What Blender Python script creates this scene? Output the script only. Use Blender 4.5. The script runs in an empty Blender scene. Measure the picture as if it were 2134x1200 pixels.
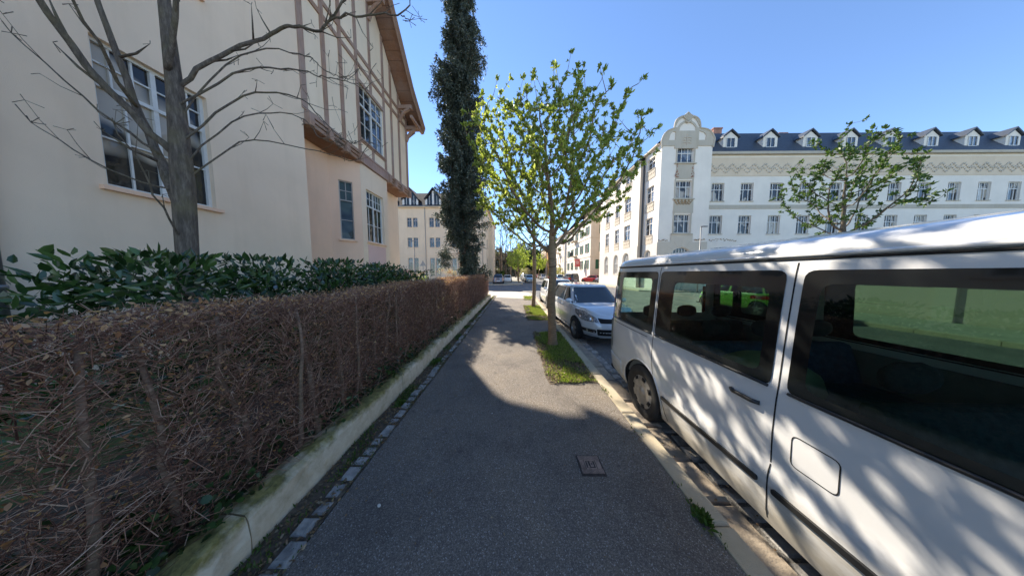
import bpy, bmesh, math, random
import numpy as np
from mathutils import Vector, Matrix
from mathutils.geometry import delaunay_2d_cdt
R = math.radians
SC = bpy.context.scene
C = SC.collection
random.seed(7)
RNG = np.random.default_rng(11)

# ------------------------------------------------------------------ camera
cam = bpy.data.cameras.new('camera')
cam.sensor_width = 36
cam.lens = 36 * 440 / 2134
cam.clip_start = 0.05
cam.clip_end = 2000
camo = bpy.data.objects.new('camera', cam)
camo.location = (0, 0, 1.7)
camo.rotation_euler = (R(90) - math.atan(31 / 440), 0, math.atan(5 / 440))
C.objects.link(camo)
SC.camera = camo
# ------------------------------------------------------------------ sky, sun, exposure
SUN_AZ, SUN_EL = R(-31), R(38.7)
world = bpy.data.worlds.new('World')
SC.world = world
world.use_nodes = True
wn = world.node_tree.nodes
sky = wn.new('ShaderNodeTexSky')
sky.sky_type = 'NISHITA'
sky.sun_disc = False
sky.sun_elevation = SUN_EL
sky.sun_rotation = SUN_AZ
sky.air_density = 0.8
sky.dust_density = 0.0
sky.ozone_density = 4.5
world.node_tree.links.new(sky.outputs[0], wn['Background'].inputs[0])
wn['Background'].inputs[1].default_value = 0.114
sun = bpy.data.lights.new('sun', 'SUN')
sun.energy = 4.2
sun.angle = R(0.5)
sun.color = (1.0, 0.90, 0.76)
suno = bpy.data.objects.new('sun', sun)
sd = Vector((math.sin(SUN_AZ) * math.cos(SUN_EL), math.cos(SUN_AZ) * math.cos(SUN_EL), math.sin(SUN_EL)))
suno.rotation_euler = sd.to_track_quat('Z', 'Y').to_euler()
suno.location = (-20, 30, 40)
C.objects.link(suno)
SC.view_settings.view_transform = 'Standard'
SC.view_settings.look = 'None'
SC.view_settings.exposure = 1.5
SC.view_settings.gamma = 1
SC.view_settings.use_curve_mapping = False
SC.cycles.max_bounces = 8
SC.cycles.transparent_max_bounces = 24
SC.cycles.caustics_reflective = True
SC.cycles.caustics_refractive = False

# ------------------------------------------------------------------ materials
def new_mat(name):
    m = bpy.data.materials.new(name)
    m.use_nodes = True
    return m, m.node_tree.nodes, m.node_tree.links, m.node_tree.nodes['Principled BSDF']

def coords(n, l, scale=(1, 1, 1), kind='Object'):
    tc = n.new('ShaderNodeTexCoord')
    mp = n.new('ShaderNodeMapping')
    mp.inputs['Scale'].default_value = scale
    l.new(tc.outputs[kind], mp.inputs[0])
    return mp.outputs[0]

def noise(n, l, vec, scale, detail=4, rough=0.6):
    t = n.new('ShaderNodeTexNoise')
    t.inputs['Scale'].default_value = scale
    t.inputs['Detail'].default_value = detail
    t.inputs['Roughness'].default_value = rough
    l.new(vec, t.inputs['Vector'])
    return t.outputs['Fac']

def ramp(n, l, fac, stops):
    r = n.new('ShaderNodeValToRGB')
    e = r.color_ramp.elements
    while len(e) < len(stops):
        e.new(0.5)
    for i, (p, c) in enumerate(stops):
        e[i].position = p
        e[i].color = (*c, 1) if len(c) == 3 else c
    l.new(fac, r.inputs[0])
    return r.outputs[0]

def mixc(n, l, fac, a, b, mode='MIX'):
    m = n.new('ShaderNodeMix')
    m.data_type = 'RGBA'
    m.blend_type = mode
    for k, v in ((0, fac), (6, a), (7, b)):
        if isinstance(v, (int, float)):
            m.inputs[k].default_value = v
        elif isinstance(v, tuple):
            m.inputs[k].default_value = (*v, 1)
        else:
            l.new(v, m.inputs[k])
    return m.outputs[2]

def bump(n, l, b, h, strength=0.3, dist=0.01):
    bp = n.new('ShaderNodeBump')
    bp.inputs['Strength'].default_value = strength
    bp.inputs['Distance'].default_value = dist
    l.new(h, bp.inputs['Height'])
    l.new(bp.outputs[0], b.inputs['Normal'])

def simple(name, col, rough=0.6, metal=0.0, var=0.12, vscale=3.0, bmp=0.0, bscale=60, coat=0.0, spec=0.5):
    m, n, l, b = new_mat(name)
    v = coords(n, l)
    f = noise(n, l, v, vscale)
    lo = tuple(max(0, c * (1 - var)) for c in col)
    hi = tuple(min(1, c * (1 + var)) for c in col)
    l.new(ramp(n, l, f, [(0.3, lo), (0.7, hi)]), b.inputs['Base Color'])
    b.inputs['Roughness'].default_value = rough
    b.inputs['Metallic'].default_value = metal
    b.inputs['Coat Weight'].default_value = coat
    b.inputs['Coat Roughness'].default_value = 0.04
    b.inputs['Specular IOR Level'].default_value = spec
    if bmp:
        bump(n, l, b, noise(n, l, v, bscale, 5), bmp, 0.01)
    return m

def stucco(name, col, stain=(0.5, 0.46, 0.4), amount=0.25, grain=90, bmp=0.35):
    m, n, l, b = new_mat(name)
    v = coords(n, l)
    big = noise(n, l, v, 0.5, 6, 0.62)
    vs = coords(n, l, (3.0, 3.0, 0.35))
    streak = noise(n, l, vs, 0.9, 5, 0.6)
    fine = noise(n, l, v, grain, 3)
    base = mixc(n, l, ramp(n, l, big, [(0.35, (0, 0, 0)), (0.75, (1, 1, 1))]), tuple(c * 0.92 for c in col), tuple(min(1, c * 1.05) for c in col))
    st = ramp(n, l, streak, [(0.5, (0, 0, 0)), (0.85, (amount, amount, amount))])
    c2 = mixc(n, l, st, base, tuple(a * c for a, c in zip(stain, col)))
    l.new(c2, b.inputs['Base Color'])
    b.inputs['Roughness'].default_value = 0.92
    b.inputs['Specular IOR Level'].default_value = 0.2
    bump(n, l, b, fine, bmp, 0.006)
    return m

def asphalt(name, base, speck, bright, cells=95, rough=0.85):
    m, n, l, b = new_mat(name)
    v = coords(n, l)
    vo = n.new('ShaderNodeTexVoronoi')
    vo.inputs['Scale'].default_value = cells
    l.new(v, vo.inputs['Vector'])
    sep = n.new('ShaderNodeSeparateColor')
    l.new(vo.outputs['Color'], sep.inputs[0])
    body = ramp(n, l, sep.outputs[0], [(0.0, tuple(c * 0.72 for c in base)), (0.55, base), (0.8, tuple(c * 1.5 for c in base)), (0.93, speck), (0.985, bright)])
    # coarser bright stones
    vo2 = n.new('ShaderNodeTexVoronoi')
    vo2.inputs['Scale'].default_value = cells * 0.38
    l.new(v, vo2.inputs['Vector'])
    sep2 = n.new('ShaderNodeSeparateColor')
    l.new(vo2.outputs['Color'], sep2.inputs[0])
    near = ramp(n, l, vo2.outputs['Distance'], [(0.20, (1, 1, 1)), (0.26, (0, 0, 0))])
    rare = ramp(n, l, sep2.outputs[1], [(0.90, (0, 0, 0)), (0.92, (1, 1, 1))])
    fac = mixc(n, l, 1.0, near, rare, 'MULTIPLY')
    c1 = mixc(n, l, fac, body, speck)
    big = noise(n, l, v, 1.1, 6, 0.65)
    patch = ramp(n, l, big, [(0.3, (0.66, 0.66, 0.68)), (0.5, (1, 1, 1)), (0.75, (1.3, 1.24, 1.12))])
    c2 = mixc(n, l, 1.0, c1, patch, 'MULTIPLY')
    # hairline cracks, old drips and trodden dirt
    vm = n.new('ShaderNodeVectorMath'); vm.operation = 'MULTIPLY_ADD'
    nd = n.new('ShaderNodeTexNoise'); nd.inputs['Scale'].default_value = 2.2; nd.inputs['Detail'].default_value = 5; l.new(v, nd.inputs['Vector'])
    vm.inputs[1].default_value = (.45, .45, .45); l.new(nd.outputs['Color'], vm.inputs[0]); l.new(v, vm.inputs[2])
    vc = n.new('ShaderNodeTexVoronoi'); vc.feature = 'DISTANCE_TO_EDGE'; vc.inputs['Scale'].default_value = .75; l.new(vm.outputs[0], vc.inputs['Vector'])
    crack = ramp(n, l, vc.outputs['Distance'], [(0.0, (1, 1, 1)), (0.006, (1, 1, 1)), (0.012, (0, 0, 0))])
    where = ramp(n, l, noise(n, l, v, .45, 2), [(0.50, (0, 0, 0)), (0.60, (.4, .4, .4))])
    cf = mixc(n, l, 1.0, crack, where, 'MULTIPLY')
    c2 = mixc(n, l, cf, c2, (0.03, 0.028, 0.025))
    spots = ramp(n, l, noise(n, l, v, 7.0, 3, .5), [(0.66, (0, 0, 0)), (0.72, (.45, .45, .45))])
    c2 = mixc(n, l, spots, c2, (0.05, 0.046, 0.042))
    l.new(c2, b.inputs['Base Color'])
    b.inputs['Roughness'].default_value = rough
    b.inputs['Specular IOR Level'].default_value = 0.35
    bump(n, l, b, vo.outputs['Distance'], 0.55, 0.006)
    return m

def leafmat(name, cols, trans=0.35, rough=0.5, spec=0.4):
    m, n, l, b = new_mat(name)
    g = n.new('ShaderNodeNewGeometry')
    st = [(i / max(1, len(cols) - 1), c) for i, c in enumerate(cols)]
    col = ramp(n, l, g.outputs['Random Per Island'], st)
    l.new(col, b.inputs['Base Color'])
    b.inputs['Roughness'].default_value = rough
    b.inputs['Specular IOR Level'].default_value = spec
    if trans:
        t = n.new('ShaderNodeBsdfTranslucent')
        br = mixc(n, l, 1.0, col, (1.35, 1.45, 0.7), 'MULTIPLY')
        l.new(br, t.inputs[0])
        mx = n.new('ShaderNodeMixShader')
        mx.inputs[0].default_value = trans
        l.new(b.outputs[0], mx.inputs[1])
        l.new(t.outputs[0], mx.inputs[2])
        l.new(mx.outputs[0], n['Material Output'].inputs[0])
    return m

def timber_mat(name, col):
    m, n, l, b = new_mat(name)
    v = coords(n, l, (14, 14, 1.2))
    f = noise(n, l, v, 2.0, 6, 0.7)
    v2 = coords(n, l)
    f2 = noise(n, l, v2, 1.2, 3)
    c1 = ramp(n, l, f, [(0.25, tuple(c * 0.62 for c in col)), (0.55, col), (0.8, tuple(min(1, c * 1.35) for c in col))])
    c2 = mixc(n, l, ramp(n, l, f2, [(0.4, (0, 0, 0)), (0.8, (0.5, 0.5, 0.5))]), c1, tuple(c * 1.2 for c in (col[0], col[0] * .85, col[0] * .8)))
    l.new(c2, b.inputs['Base Color'])
    b.inputs['Roughness'].default_value = 0.8
    bump(n, l, b, f, 0.4, 0.008)
    return m

def bark_mat(name, col, hi, vs=(1, 1, 6)):
    m, n, l, b = new_mat(name)
    v = coords(n, l, vs)
    f = noise(n, l, v, 9, 6, 0.7)
    v2 = coords(n, l)
    f2 = noise(n, l, v2, 3.5, 4)
    c1 = ramp(n, l, f, [(0.3, tuple(c * 0.45 for c in col)), (0.5, col), (0.72, hi)])
    c2 = mixc(n, l, ramp(n, l, f2, [(0.45, (0, 0, 0)), (0.7, (0.55, 0.55, 0.55))]), c1, (0.16, 0.13, 0.06))
    l.new(c2, b.inputs['Base Color'])
    b.inputs['Roughness'].default_value = 0.9
    bump(n, l, b, f, 0.7, 0.012)
    return m

def glass_clear(name, tint, refl=1.0):
    m, n, l, b = new_mat(name)
    n.remove(b)
    t = n.new('ShaderNodeBsdfTransparent')
    t.inputs[0].default_value = (*tint, 1)
    g = n.new('ShaderNodeBsdfGlossy')
    g.inputs['Roughness'].default_value = 0.02
    g.inputs[0].default_value = (0.95, 0.97, 1, 1)
    fr = n.new('ShaderNodeFresnel')
    fr.inputs[0].default_value = 1.5
    mu = n.new('ShaderNodeMath')
    mu.operation = 'MULTIPLY'
    mu.inputs[1].default_value = refl
    mu.use_clamp = True
    l.new(fr.outputs[0], mu.inputs[0])
    mx = n.new('ShaderNodeMixShader')
    l.new(mu.outputs[0], mx.inputs[0])
    l.new(t.outputs[0], mx.inputs[1])
    l.new(g.outputs[0], mx.inputs[2])
    l.new(mx.outputs[0], n['Material Output'].inputs[0])
    return m

def pane_mat(name, dark, light, split=0.5, wave=0.35, spec=1.0, coat=0.6):
    # window glass with room darkness and pale curtains behind, old uneven glass
    m, n, l, b = new_mat(name)
    v = coords(n, l, (1.0, 1, 0.8))
    oi = n.new('ShaderNodeObjectInfo')
    va = n.new('ShaderNodeVectorMath')
    va.operation = 'ADD'
    l.new(v, va.inputs[0])
    l.new(oi.outputs['Location'], va.inputs[1])
    f = noise(n, l, va.outputs[0], 0.9, 2)
    l.new(ramp(n, l, f, [(split, dark), (split + 0.06, light)]), b.inputs['Base Color'])
    b.inputs['Roughness'].default_value = 0.04
    b.inputs['Specular IOR Level'].default_value = spec
    b.inputs['Coat Weight'].default_value = coat
    f2 = noise(n, l, va.outputs[0], 1.6, 2)
    bump(n, l, b, f2, wave, 0.05)
    return m

M = {}
M['walk'] = asphalt('footpath asphalt', (0.150, 0.128, 0.105), (0.215, 0.19, 0.165), (0.36, 0.34, 0.31), 190)
M['road'] = asphalt('road asphalt', (0.125, 0.122, 0.118), (0.19, 0.19, 0.18), (0.25, 0.24, 0.23), 120)
M['kerb'] = stucco('granite kerb', (0.42, 0.36, 0.26), (0.6, 0.55, 0.4), 0.4, 160, 0.9)
M['concrete'] = stucco('old concrete', (0.36, 0.34, 0.28), (0.45, 0.42, 0.3), 0.7, 70, 0.7)
M['black'] = simple('black rubber', (0.015, 0.015, 0.016), 0.7)
M['gap'] = simple('dark gap', (0.008, 0.008, 0.008), 0.9)
M['soil'] = simple('soil', (0.10, 0.075, 0.05), 0.95, var=0.5, vscale=25, bmp=0.8, bscale=50)
M['lawn'] = simple('lawn base', (0.09, 0.12, 0.035), 0.95, var=0.5, vscale=6, bmp=0.8, bscale=40)

# ------------------------------------------------------------------ mesh helpers
class MB:
    def __init__(s):
        s.V = []; s.F = []; s.MI = []; s.mi = 0
    def add(s, V, F):
        o = len(s.V)
        s.V += [tuple(v) for v in V]
        s.F += [tuple(i + o for i in f) for f in F]
        s.MI += [s.mi] * len(F)
        return s
    def box(s, x0, x1, y0, y1, z0, z1):
        V = [(x, y, z) for z in (z0, z1) for y in (y0, y1) for x in (x0, x1)]
        return s.add(V, [(0, 2, 3, 1), (4, 5, 7, 6), (0, 1, 5, 4), (2, 6, 7, 3), (0, 4, 6, 2), (1, 3, 7, 5)])
    def beam(s, p, q, w, h, up=(0, 0, 1)):
        # rectangular bar from p to q
        p, q = Vector(p), Vector(q)
        d = (q - p).normalized()
        a = d.cross(Vector(up)).normalized() * (w / 2)
        b = a.cross(d).normalized() * (h / 2)
        V = [p - a - b, p + a - b, p + a + b, p - a + b, q - a - b, q + a - b, q + a + b, q - a + b]
        return s.add(V, [(3, 2, 1, 0), (4, 5, 6, 7), (0, 1, 5, 4), (1, 2, 6, 5), (2, 3, 7, 6), (3, 0, 4, 7)])
    def prism(s, poly, z0, z1, f=None):
        # vertical prism over a 2D polygon (any orientation); f maps (x, y, z)
        f = f or (lambda x, y, z: (x, y, z))
        n = len(poly)
        area = sum(poly[i][0] * poly[(i + 1) % n][1] - poly[(i + 1) % n][0] * poly[i][1] for i in range(n))
        if area < 0: poly = poly[::-1]
        V = [f(x, y, z0) for x, y in poly] + [f(x, y, z1) for x, y in poly]
        return s.add(V, [tuple(range(n - 1, -1, -1)), tuple(range(n, 2 * n))] + [(i, (i + 1) % n, n + (i + 1) % n, n + i) for i in range(n)])
    def tube(s, pts, rad, k=8, caps=True):
        pts = [Vector(p) for p in pts]
        if not hasattr(rad, '__len__'): rad = [rad] * len(pts)
        V = []; F = []
        t0 = (pts[1] - pts[0]).normalized()
        a = t0.orthogonal().normalized()
        for i, p in enumerate(pts):
            t = (pts[min(i + 1, len(pts) - 1)] - pts[max(i - 1, 0)]).normalized()
            a = (a - t * a.dot(t)).normalized()
            b = t.cross(a)
            for j in range(k):
                an = 2 * math.pi * j / k
                V.append(p + (a * math.cos(an) + b * math.sin(an)) * rad[i])
        for i in range(len(pts) - 1):
            for j in range(k):
                F.append((i * k + j, i * k + (j + 1) % k, (i + 1) * k + (j + 1) % k, (i + 1) * k + j))
        if caps:
            F.append(tuple(range(k - 1, -1, -1)))
            F.append(tuple(range((len(pts) - 1) * k, len(pts) * k)))
        return s.add(V, F)
    def lathe(s, prof, k=24, axis='z', o=(0, 0, 0)):
        V = []; F = []
        for r, h in prof:
            for j in range(k):
                an = 2 * math.pi * j / k
                c, d = r * math.cos(an), r * math.sin(an)
                V.append({'z': (o[0] + c, o[1] + d, o[2] + h), 'y': (o[0] + d, o[1] + h, o[2] + c), 'x': (o[0] + h, o[1] + c, o[2] + d)}[axis])
        for i in range(len(prof) - 1):
            for j in range(k):
                F.append((i * k + j, i * k + (j + 1) % k, (i + 1) * k + (j + 1) % k, (i + 1) * k + j))
        return s.add(V, F)
    def mesh(s, name, mats, smooth=False):
        me = bpy.data.meshes.new(name)
        me.from_pydata(s.V, [], s.F)
        if not isinstance(mats, (list, tuple)): mats = [mats]
        for m in mats: me.materials.append(m)
        if len(mats) > 1: me.polygons.foreach_set('material_index', s.MI)
        if smooth: me.polygons.foreach_set('use_smooth', [True] * len(me.polygons))
        me.update()
        return me
    def build(s, name, mats, parent=None, smooth=False, bevel=0, loc=None):
        return link(name, s.mesh(name, mats, smooth), parent, loc, 0, bevel, smooth)

def link(name, me, parent=None, loc=None, rz=0, bevel=0, auto=False):
    o = bpy.data.objects.new(name, me)
    C.objects.link(o)
    if parent: o.parent = parent
    if loc is not None: o.location = loc
    if rz: o.rotation_euler = (0, 0, rz)
    if bevel:
        b = o.modifiers.new('bevel', 'BEVEL')
        b.width = bevel; b.segments = 2; b.limit_method = 'ANGLE'; b.angle_limit = R(35)
    return o

def np_mesh(name, V, F, mat, parent=None, smooth=False):
    V = np.asarray(V, dtype=np.float32); F = np.asarray(F, dtype=np.int32)
    k = F.shape[1]
    me = bpy.data.meshes.new(name)
    me.vertices.add(len(V)); me.vertices.foreach_set('co', V.ravel())
    me.loops.add(F.size); me.loops.foreach_set('vertex_index', F.ravel())
    me.polygons.add(len(F))
    me.polygons.foreach_set('loop_start', np.arange(0, F.size, k, dtype=np.int32))
    me.polygons.foreach_set('loop_total', np.full(len(F), k, dtype=np.int32))
    if smooth: me.polygons.foreach_set('use_smooth', np.ones(len(F), dtype=bool))
    me.materials.append(mat)
    me.update(calc_edges=True)
    return link(name, me, parent)

def np_tubes(P, Q, r0, r1, k=3):
    # many straight twigs at once
    P = np.asarray(P, float); Q = np.asarray(Q, float)
    d = Q - P
    L = np.linalg.norm(d, axis=1, keepdims=True); d = d / np.maximum(L, 1e-9)
    ref = np.where(np.abs(d[:, 2:3]) > 0.9, np.array([[1.0, 0, 0]]), np.array([[0, 0, 1.0]]))
    a = np.cross(d, ref); a /= np.linalg.norm(a, axis=1, keepdims=True)
    b = np.cross(d, a)
    r0 = np.broadcast_to(np.asarray(r0, float).reshape(-1, 1), (len(P), 1)); r1 = np.broadcast_to(np.asarray(r1, float).reshape(-1, 1), (len(P), 1))
    V = np.zeros((len(P), 2 * k, 3))
    for j in range(k):
        an = 2 * math.pi * j / k
        o = a * math.cos(an) + b * math.sin(an)
        V[:, j] = P + o * r0
        V[:, k + j] = Q + o * r1
    F = np.array([(j, (j + 1) % k, k + (j + 1) % k, k + j) for j in range(k)])
    F = F[None] + (np.arange(len(P)) * 2 * k)[:, None, None]
    return V.reshape(-1, 3), F.reshape(-1, 4)

def np_leaves(P, D, length, width, rng=RNG, fold=0.2, blade=False):
    # leaves from P along D: folded along the midrib (blade = plain narrow quad)
    P = np.asarray(P, float); D = np.asarray(D, float)
    n = len(P)
    D = D / np.linalg.norm(D, axis=1, keepdims=True)
    r = rng.normal(size=(n, 3))
    a = np.cross(D, r); a /= np.linalg.norm(a, axis=1, keepdims=True)
    nn = np.cross(D, a)
    Ln = np.broadcast_to(np.asarray(length, float).reshape(-1, 1), (n, 1)) * rng.uniform(0.7, 1.25, (n, 1))
    Wd = np.broadcast_to(np.asarray(width, float).reshape(-1, 1), (n, 1)) * rng.uniform(0.75, 1.2, (n, 1)) * 0.5
    if blade:
        V = np.zeros((n, 4, 3))
        V[:, 0] = P
        V[:, 1] = P + D * Ln * 0.5 + a * Wd + nn * Wd * fold
        V[:, 2] = P + D * Ln
        V[:, 3] = P + D * Ln * 0.5 - a * Wd + nn * Wd * fold
        return V.reshape(-1, 3), np.arange(4 * n).reshape(n, 4)
    V = np.zeros((n, 6, 3))
    dr = nn * Ln * rng.uniform(-.12, .12, (n, 1))
    V[:, 0] = P
    V[:, 1] = P + D * Ln * 0.30 + a * Wd * .95 + nn * Wd * fold
    V[:, 2] = P + D * Ln * 0.68 + a * Wd * .80 + nn * Wd * fold + dr
    V[:, 3] = P + D * Ln + dr * 2
    V[:, 4] = P + D * Ln * 0.68 - a * Wd * .80 + nn * Wd * fold + dr
    V[:, 5] = P + D * Ln * 0.30 - a * Wd * .95 + nn * Wd * fold
    b = np.arange(n)[:, None] * 6
    F = np.concatenate([b + np.array([[0, 1, 2, 3]]), b + np.array([[0, 3, 4, 5]])])
    return V.reshape(-1, 3), F

def catm(parts):
    V = []; F = []; o = 0
    for v, f in parts:
        V.append(v); F.append(np.asarray(f) + o); o += len(v)
    return np.concatenate(V), np.concatenate(F)

def tag(o, label=None, cat=None, group=None, kind=None):
    if label: o['label'] = label
    if cat: o['category'] = cat
    if group: o['group'] = group
    if kind: o['kind'] = kind
    return o

def empty(name, loc=(0, 0, 0), rz=0, **kw):
    o = bpy.data.objects.new(name, None)
    o.empty_display_size = 0.2
    C.objects.link(o)
    o.location = loc
    o.rotation_euler = (0, 0, rz)
    return tag(o, **kw)

def kids(o):
    return [c for c in bpy.data.objects if c.parent == o]

def copy_tree(o, parent=None):
    c = o.copy(); C.objects.link(c)
    if parent: c.parent = parent
    for ch in kids(o): copy_tree(ch, c)
    return c

def inpoly(x, y, poly):
    ins = False
    n = len(poly)
    j = n - 1
    for i in range(n):
        xi, yi = poly[i]; xj, yj = poly[j]
        if (yi > y) != (yj > y) and x < (xj - xi) * (y - yi) / (yj - yi) + xi: ins = not ins
        j = i
    return ins

def rect(a, b, c, d): return [(a, c), (b, c), (b, d), (a, d)]

def rounded(poly, r, k=4):
    out = []
    n = len(poly)
    for i in range(n):
        p = Vector(poly[i]); a = Vector(poly[i - 1]); b = Vector(poly[(i + 1) % n])
        ra = min(r, (a - p).length * 0.45, (b - p).length * 0.45)
        s = p + (a - p).normalized() * ra; e = p + (b - p).normalized() * ra
        for t in range(k + 1):
            u = t / k
            q = s * (1 - u) ** 2 + p * 2 * u * (1 - u) + e * u * u
            out.append((q.x, q.y))
    return out

def dense(poly, step):
    out = []
    n = len(poly)
    for i in range(n):
        a = poly[i]; b = poly[(i + 1) % n]
        L = math.dist(a, b); k = max(1, int(L / step))
        for t in range(k): out.append((a[0] + (b[0] - a[0]) * t / k, a[1] + (b[1] - a[1]) * t / k))
    return out

def sheet(outer, holes=(), grid=None):
    # 2D constrained triangulation of a polygon with holes; grid = spacing of extra points
    pts = []; edges = []
    for poly in [outer] + list(holes):
        s = len(pts)
        pts += [Vector(p) for p in poly]
        edges += [(s + i, s + (i + 1) % len(poly)) for i in range(len(poly))]
    if grid:
        gx, gy = grid if hasattr(grid, '__len__') else (grid, grid)
        x0 = min(p[0] for p in outer); x1 = max(p[0] for p in outer)
        y0 = min(p[1] for p in outer); y1 = max(p[1] for p in outer)
        nx = max(1, int((x1 - x0) / gx)); ny = max(1, int((y1 - y0) / gy))
        for i in range(1, nx):
            for j in range(1, ny):
                x = x0 + (x1 - x0) * i / nx; y = y0 + (y1 - y0) * j / ny
                if inpoly(x, y, outer) and not any(inpoly(x, y, h) for h in holes):
                    pts.append(Vector((x, y)))
    V, E_, F, *_ = delaunay_2d_cdt(pts, edges, [], 0, 1e-6)
    out = []
    for f in F:
        cx = sum(V[i][0] for i in f) / len(f); cy = sum(V[i][1] for i in f) / len(f)
        if inpoly(cx, cy, outer) and not any(inpoly(cx, cy, h) for h in holes):
            out.append(tuple(f))
    return [tuple(v) for v in V], out

def arch(a, b, z0, z1, spring, k=10):
    # opening with a round head
    cx = (a + b) / 2; rx = (b - a) / 2; rz = z1 - spring
    return [(a, z0), (b, z0)] + [(cx + rx * math.cos(math.pi * t / k), spring + rz * math.sin(math.pi * t / k)) for t in range(k + 1)]

ROT = {'-y': 0.0, '+x': R(90), '-x': R(-90), '+y': R(180)}   # local frame: x along the wall, -y outward, z up

def wall(name, parent, loc, face, outer, holes, mat, reveal=0.18, label=None):
    V2, F = sheet(outer, holes)
    mb = MB()
    V = [(x, 0, z) for x, z in V2]
    F = [f if (Vector(V2[f[1]]) - Vector(V2[f[0]])).cross(Vector(V2[f[2]]) - Vector(V2[f[1]])) > 0 else f[::-1] for f in F]
    mb.add(V, F)
    for h in holes:
        n = len(h)
        for i in range(n):
            a, b = h[i], h[(i + 1) % n]
            mb.add([(a[0], 0, a[1]), (b[0], 0, b[1]), (b[0], reveal, b[1]), (a[0], reveal, a[1])], [(0, 1, 2, 3)])
    o = link(name, mb.mesh(name, mat), parent, loc, ROT[face] if isinstance(face, str) else face)
    if label: o['label'] = label
    return o

_wc = {}
def window(parent, loc, face, w, h, lights=(1, 1, 1), top=0.3, bars=(0, 0), topbars=(0, 0), arched=False, sill=True, depth=0.13,
           frame='win_white', pane='pane', sillmat=None, fw=0.05, name='window'):
    # window frame mesh (origin at its lower left outer corner), pane child, sill child
    key = (w, h, lights, top, bars, topbars, arched, frame, pane, fw, depth)
    if key not in _wc:
        mb = MB()
        y0, y1 = depth - 0.05, depth + 0.02
        def bar(x0, x1, z0, z1, d=0): mb.box(x0, x1, y0 + d, y1, z0, z1)
        zt = h * (1 - top) if top else h
        if not arched:
            bar(0, fw, 0, h); bar(w - fw, w, 0, h); bar(fw, w - fw, 0, fw); bar(fw, w - fw, h - fw, h)
        else:
            sp = h - w / 2 if h > w / 2 else 0.02
            sp = max(sp, 0.02)
            bar(0, fw, 0, sp); bar(w - fw, w, 0, sp); bar(fw, w - fw, 0, fw)
            P = [(w / 2 + (w / 2 - fw / 2) * math.cos(math.pi * t / 12), depth - .02, sp + (h - sp - fw / 2) * math.sin(math.pi * t / 12)) for t in range(13)]
            mb.tube(P, fw * 0.6, 4)
        tot = sum(lights); x = 0; xs = []
        for i, q in enumerate(lights[:-1]):
            x += w * q / tot; xs.append(x)
            bar(x - fw * .55, x + fw * .55, fw, h - fw - (0.1 if arched else 0), 0.002)
        if top: bar(fw, w - fw, zt - fw * .6, zt + fw * .6, -0.006)
        ed = [0] + xs + [w]
        for a, b in zip(ed[:-1], ed[1:]):
            for i in range(bars[0]):
                xx = a + (b - a) * (i + 1) / (bars[0] + 1); bar(xx - .011, xx + .011, fw, zt, 0.02)
            for i in range(topbars[0]):
                xx = a + (b - a) * (i + 1) / (topbars[0] + 1); bar(xx - .011, xx + .011, zt, h - fw - (.08 if arched else 0), 0.02)
        for i in range(bars[1]):
            zz = zt * (i + 1) / (bars[1] + 1); bar(fw, w - fw, zz - .012, zz + .012, 0.017)
        for i in range(topbars[1]):
            zz = zt + (h - zt) * (i + 1) / (topbars[1] + 1); bar(fw, w - fw, zz - .012, zz + .012, 0.017)
        pm = MB()
        if arched:
            pl = arch(0.01, w - 0.01, 0.01, h - 0.01, sp, 12)
            V2, F = sheet(pl)
            pm.add([(a, depth, b) for a, b in V2], F)
        else:
            pm.add([(0.01, depth, 0.01), (w - .01, depth, 0.01), (w - .01, depth, h - .01), (0.01, depth, h - .01)], [(0, 1, 2, 3)])
        sm = MB(); sm.box(-0.07, w + 0.07, -0.08, depth - .05, -0.07, -0.004)
        _wc[key] = (mb.mesh('window_frame', M[frame]), pm.mesh('pane', M[pane]), sm)
    fm, pm, sm = _wc[key]
    o = link(name, fm, parent, loc, ROT[face] if isinstance(face, str) else face)
    link('pane', pm, o)
    if sill:
        k2 = (key, 'sill', sillmat)
        if k2 not in _wc: _wc[k2] = sm.mesh('window_sill', M[sillmat or frame])
        link('window_sill', _wc[k2], o)
    return o

M['win_white'] = simple('painted window frame', (0.68, 0.66, 0.62), 0.5)
M['win_grey'] = simple('weathered window frame', (0.42, 0.37, 0.33), 0.6)
M['pane'] = pane_mat('window pane', (0.012, 0.014, 0.014), (0.16, 0.15, 0.14), 0.58, 0.35, 0.6, 0.1)
M['pane_dark'] = pane_mat('dark window pane', (0.010, 0.013, 0.012), (0.035, 0.05, 0.03), 0.5, 0.5, 0.35, 0.0)
M['pane_blue'] = pane_mat('sky lit window pane', (0.015, 0.02, 0.026), (0.16, 0.18, 0.20), 0.55, 0.1, 0.9, 0.3)
M['pane_curtain'] = pane_mat('curtained window pane', (0.02, 0.018, 0.017), (0.42, 0.36, 0.28), 0.52, 0.3, 0.5, 0.0)
M['grass'] = leafmat('grass blades', [(0.08, 0.13, 0.02), (0.18, 0.25, 0.035), (0.30, 0.36, 0.07), (0.44, 0.40, 0.18)], 0.35)
M['deadleaf'] = leafmat('fallen leaves', [(0.17, 0.10, 0.05), (0.28, 0.19, 0.10), (0.10, 0.06, 0.035), (0.36, 0.28, 0.18)], 0.1, 0.8)
M['weed'] = leafmat('small weeds', [(0.04, 0.08, 0.012), (0.07, 0.13, 0.02), (0.12, 0.15, 0.04)], 0.3)

# ================================================================= GROUND
def struct(o): o['kind'] = 'structure'; return o
RZ = -0.12
mb = MB(); mb.add([(-400, -60, RZ), (400, -60, RZ), (400, 700, RZ), (-400, 700, RZ)], [(0, 1, 2, 3)])
struct(mb.build('road', M['road']))

def slab(name, poly, z1, mat, z0=-0.3):
    return struct(MB().prism(poly, z0, z1).build(name, mat))

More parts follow.
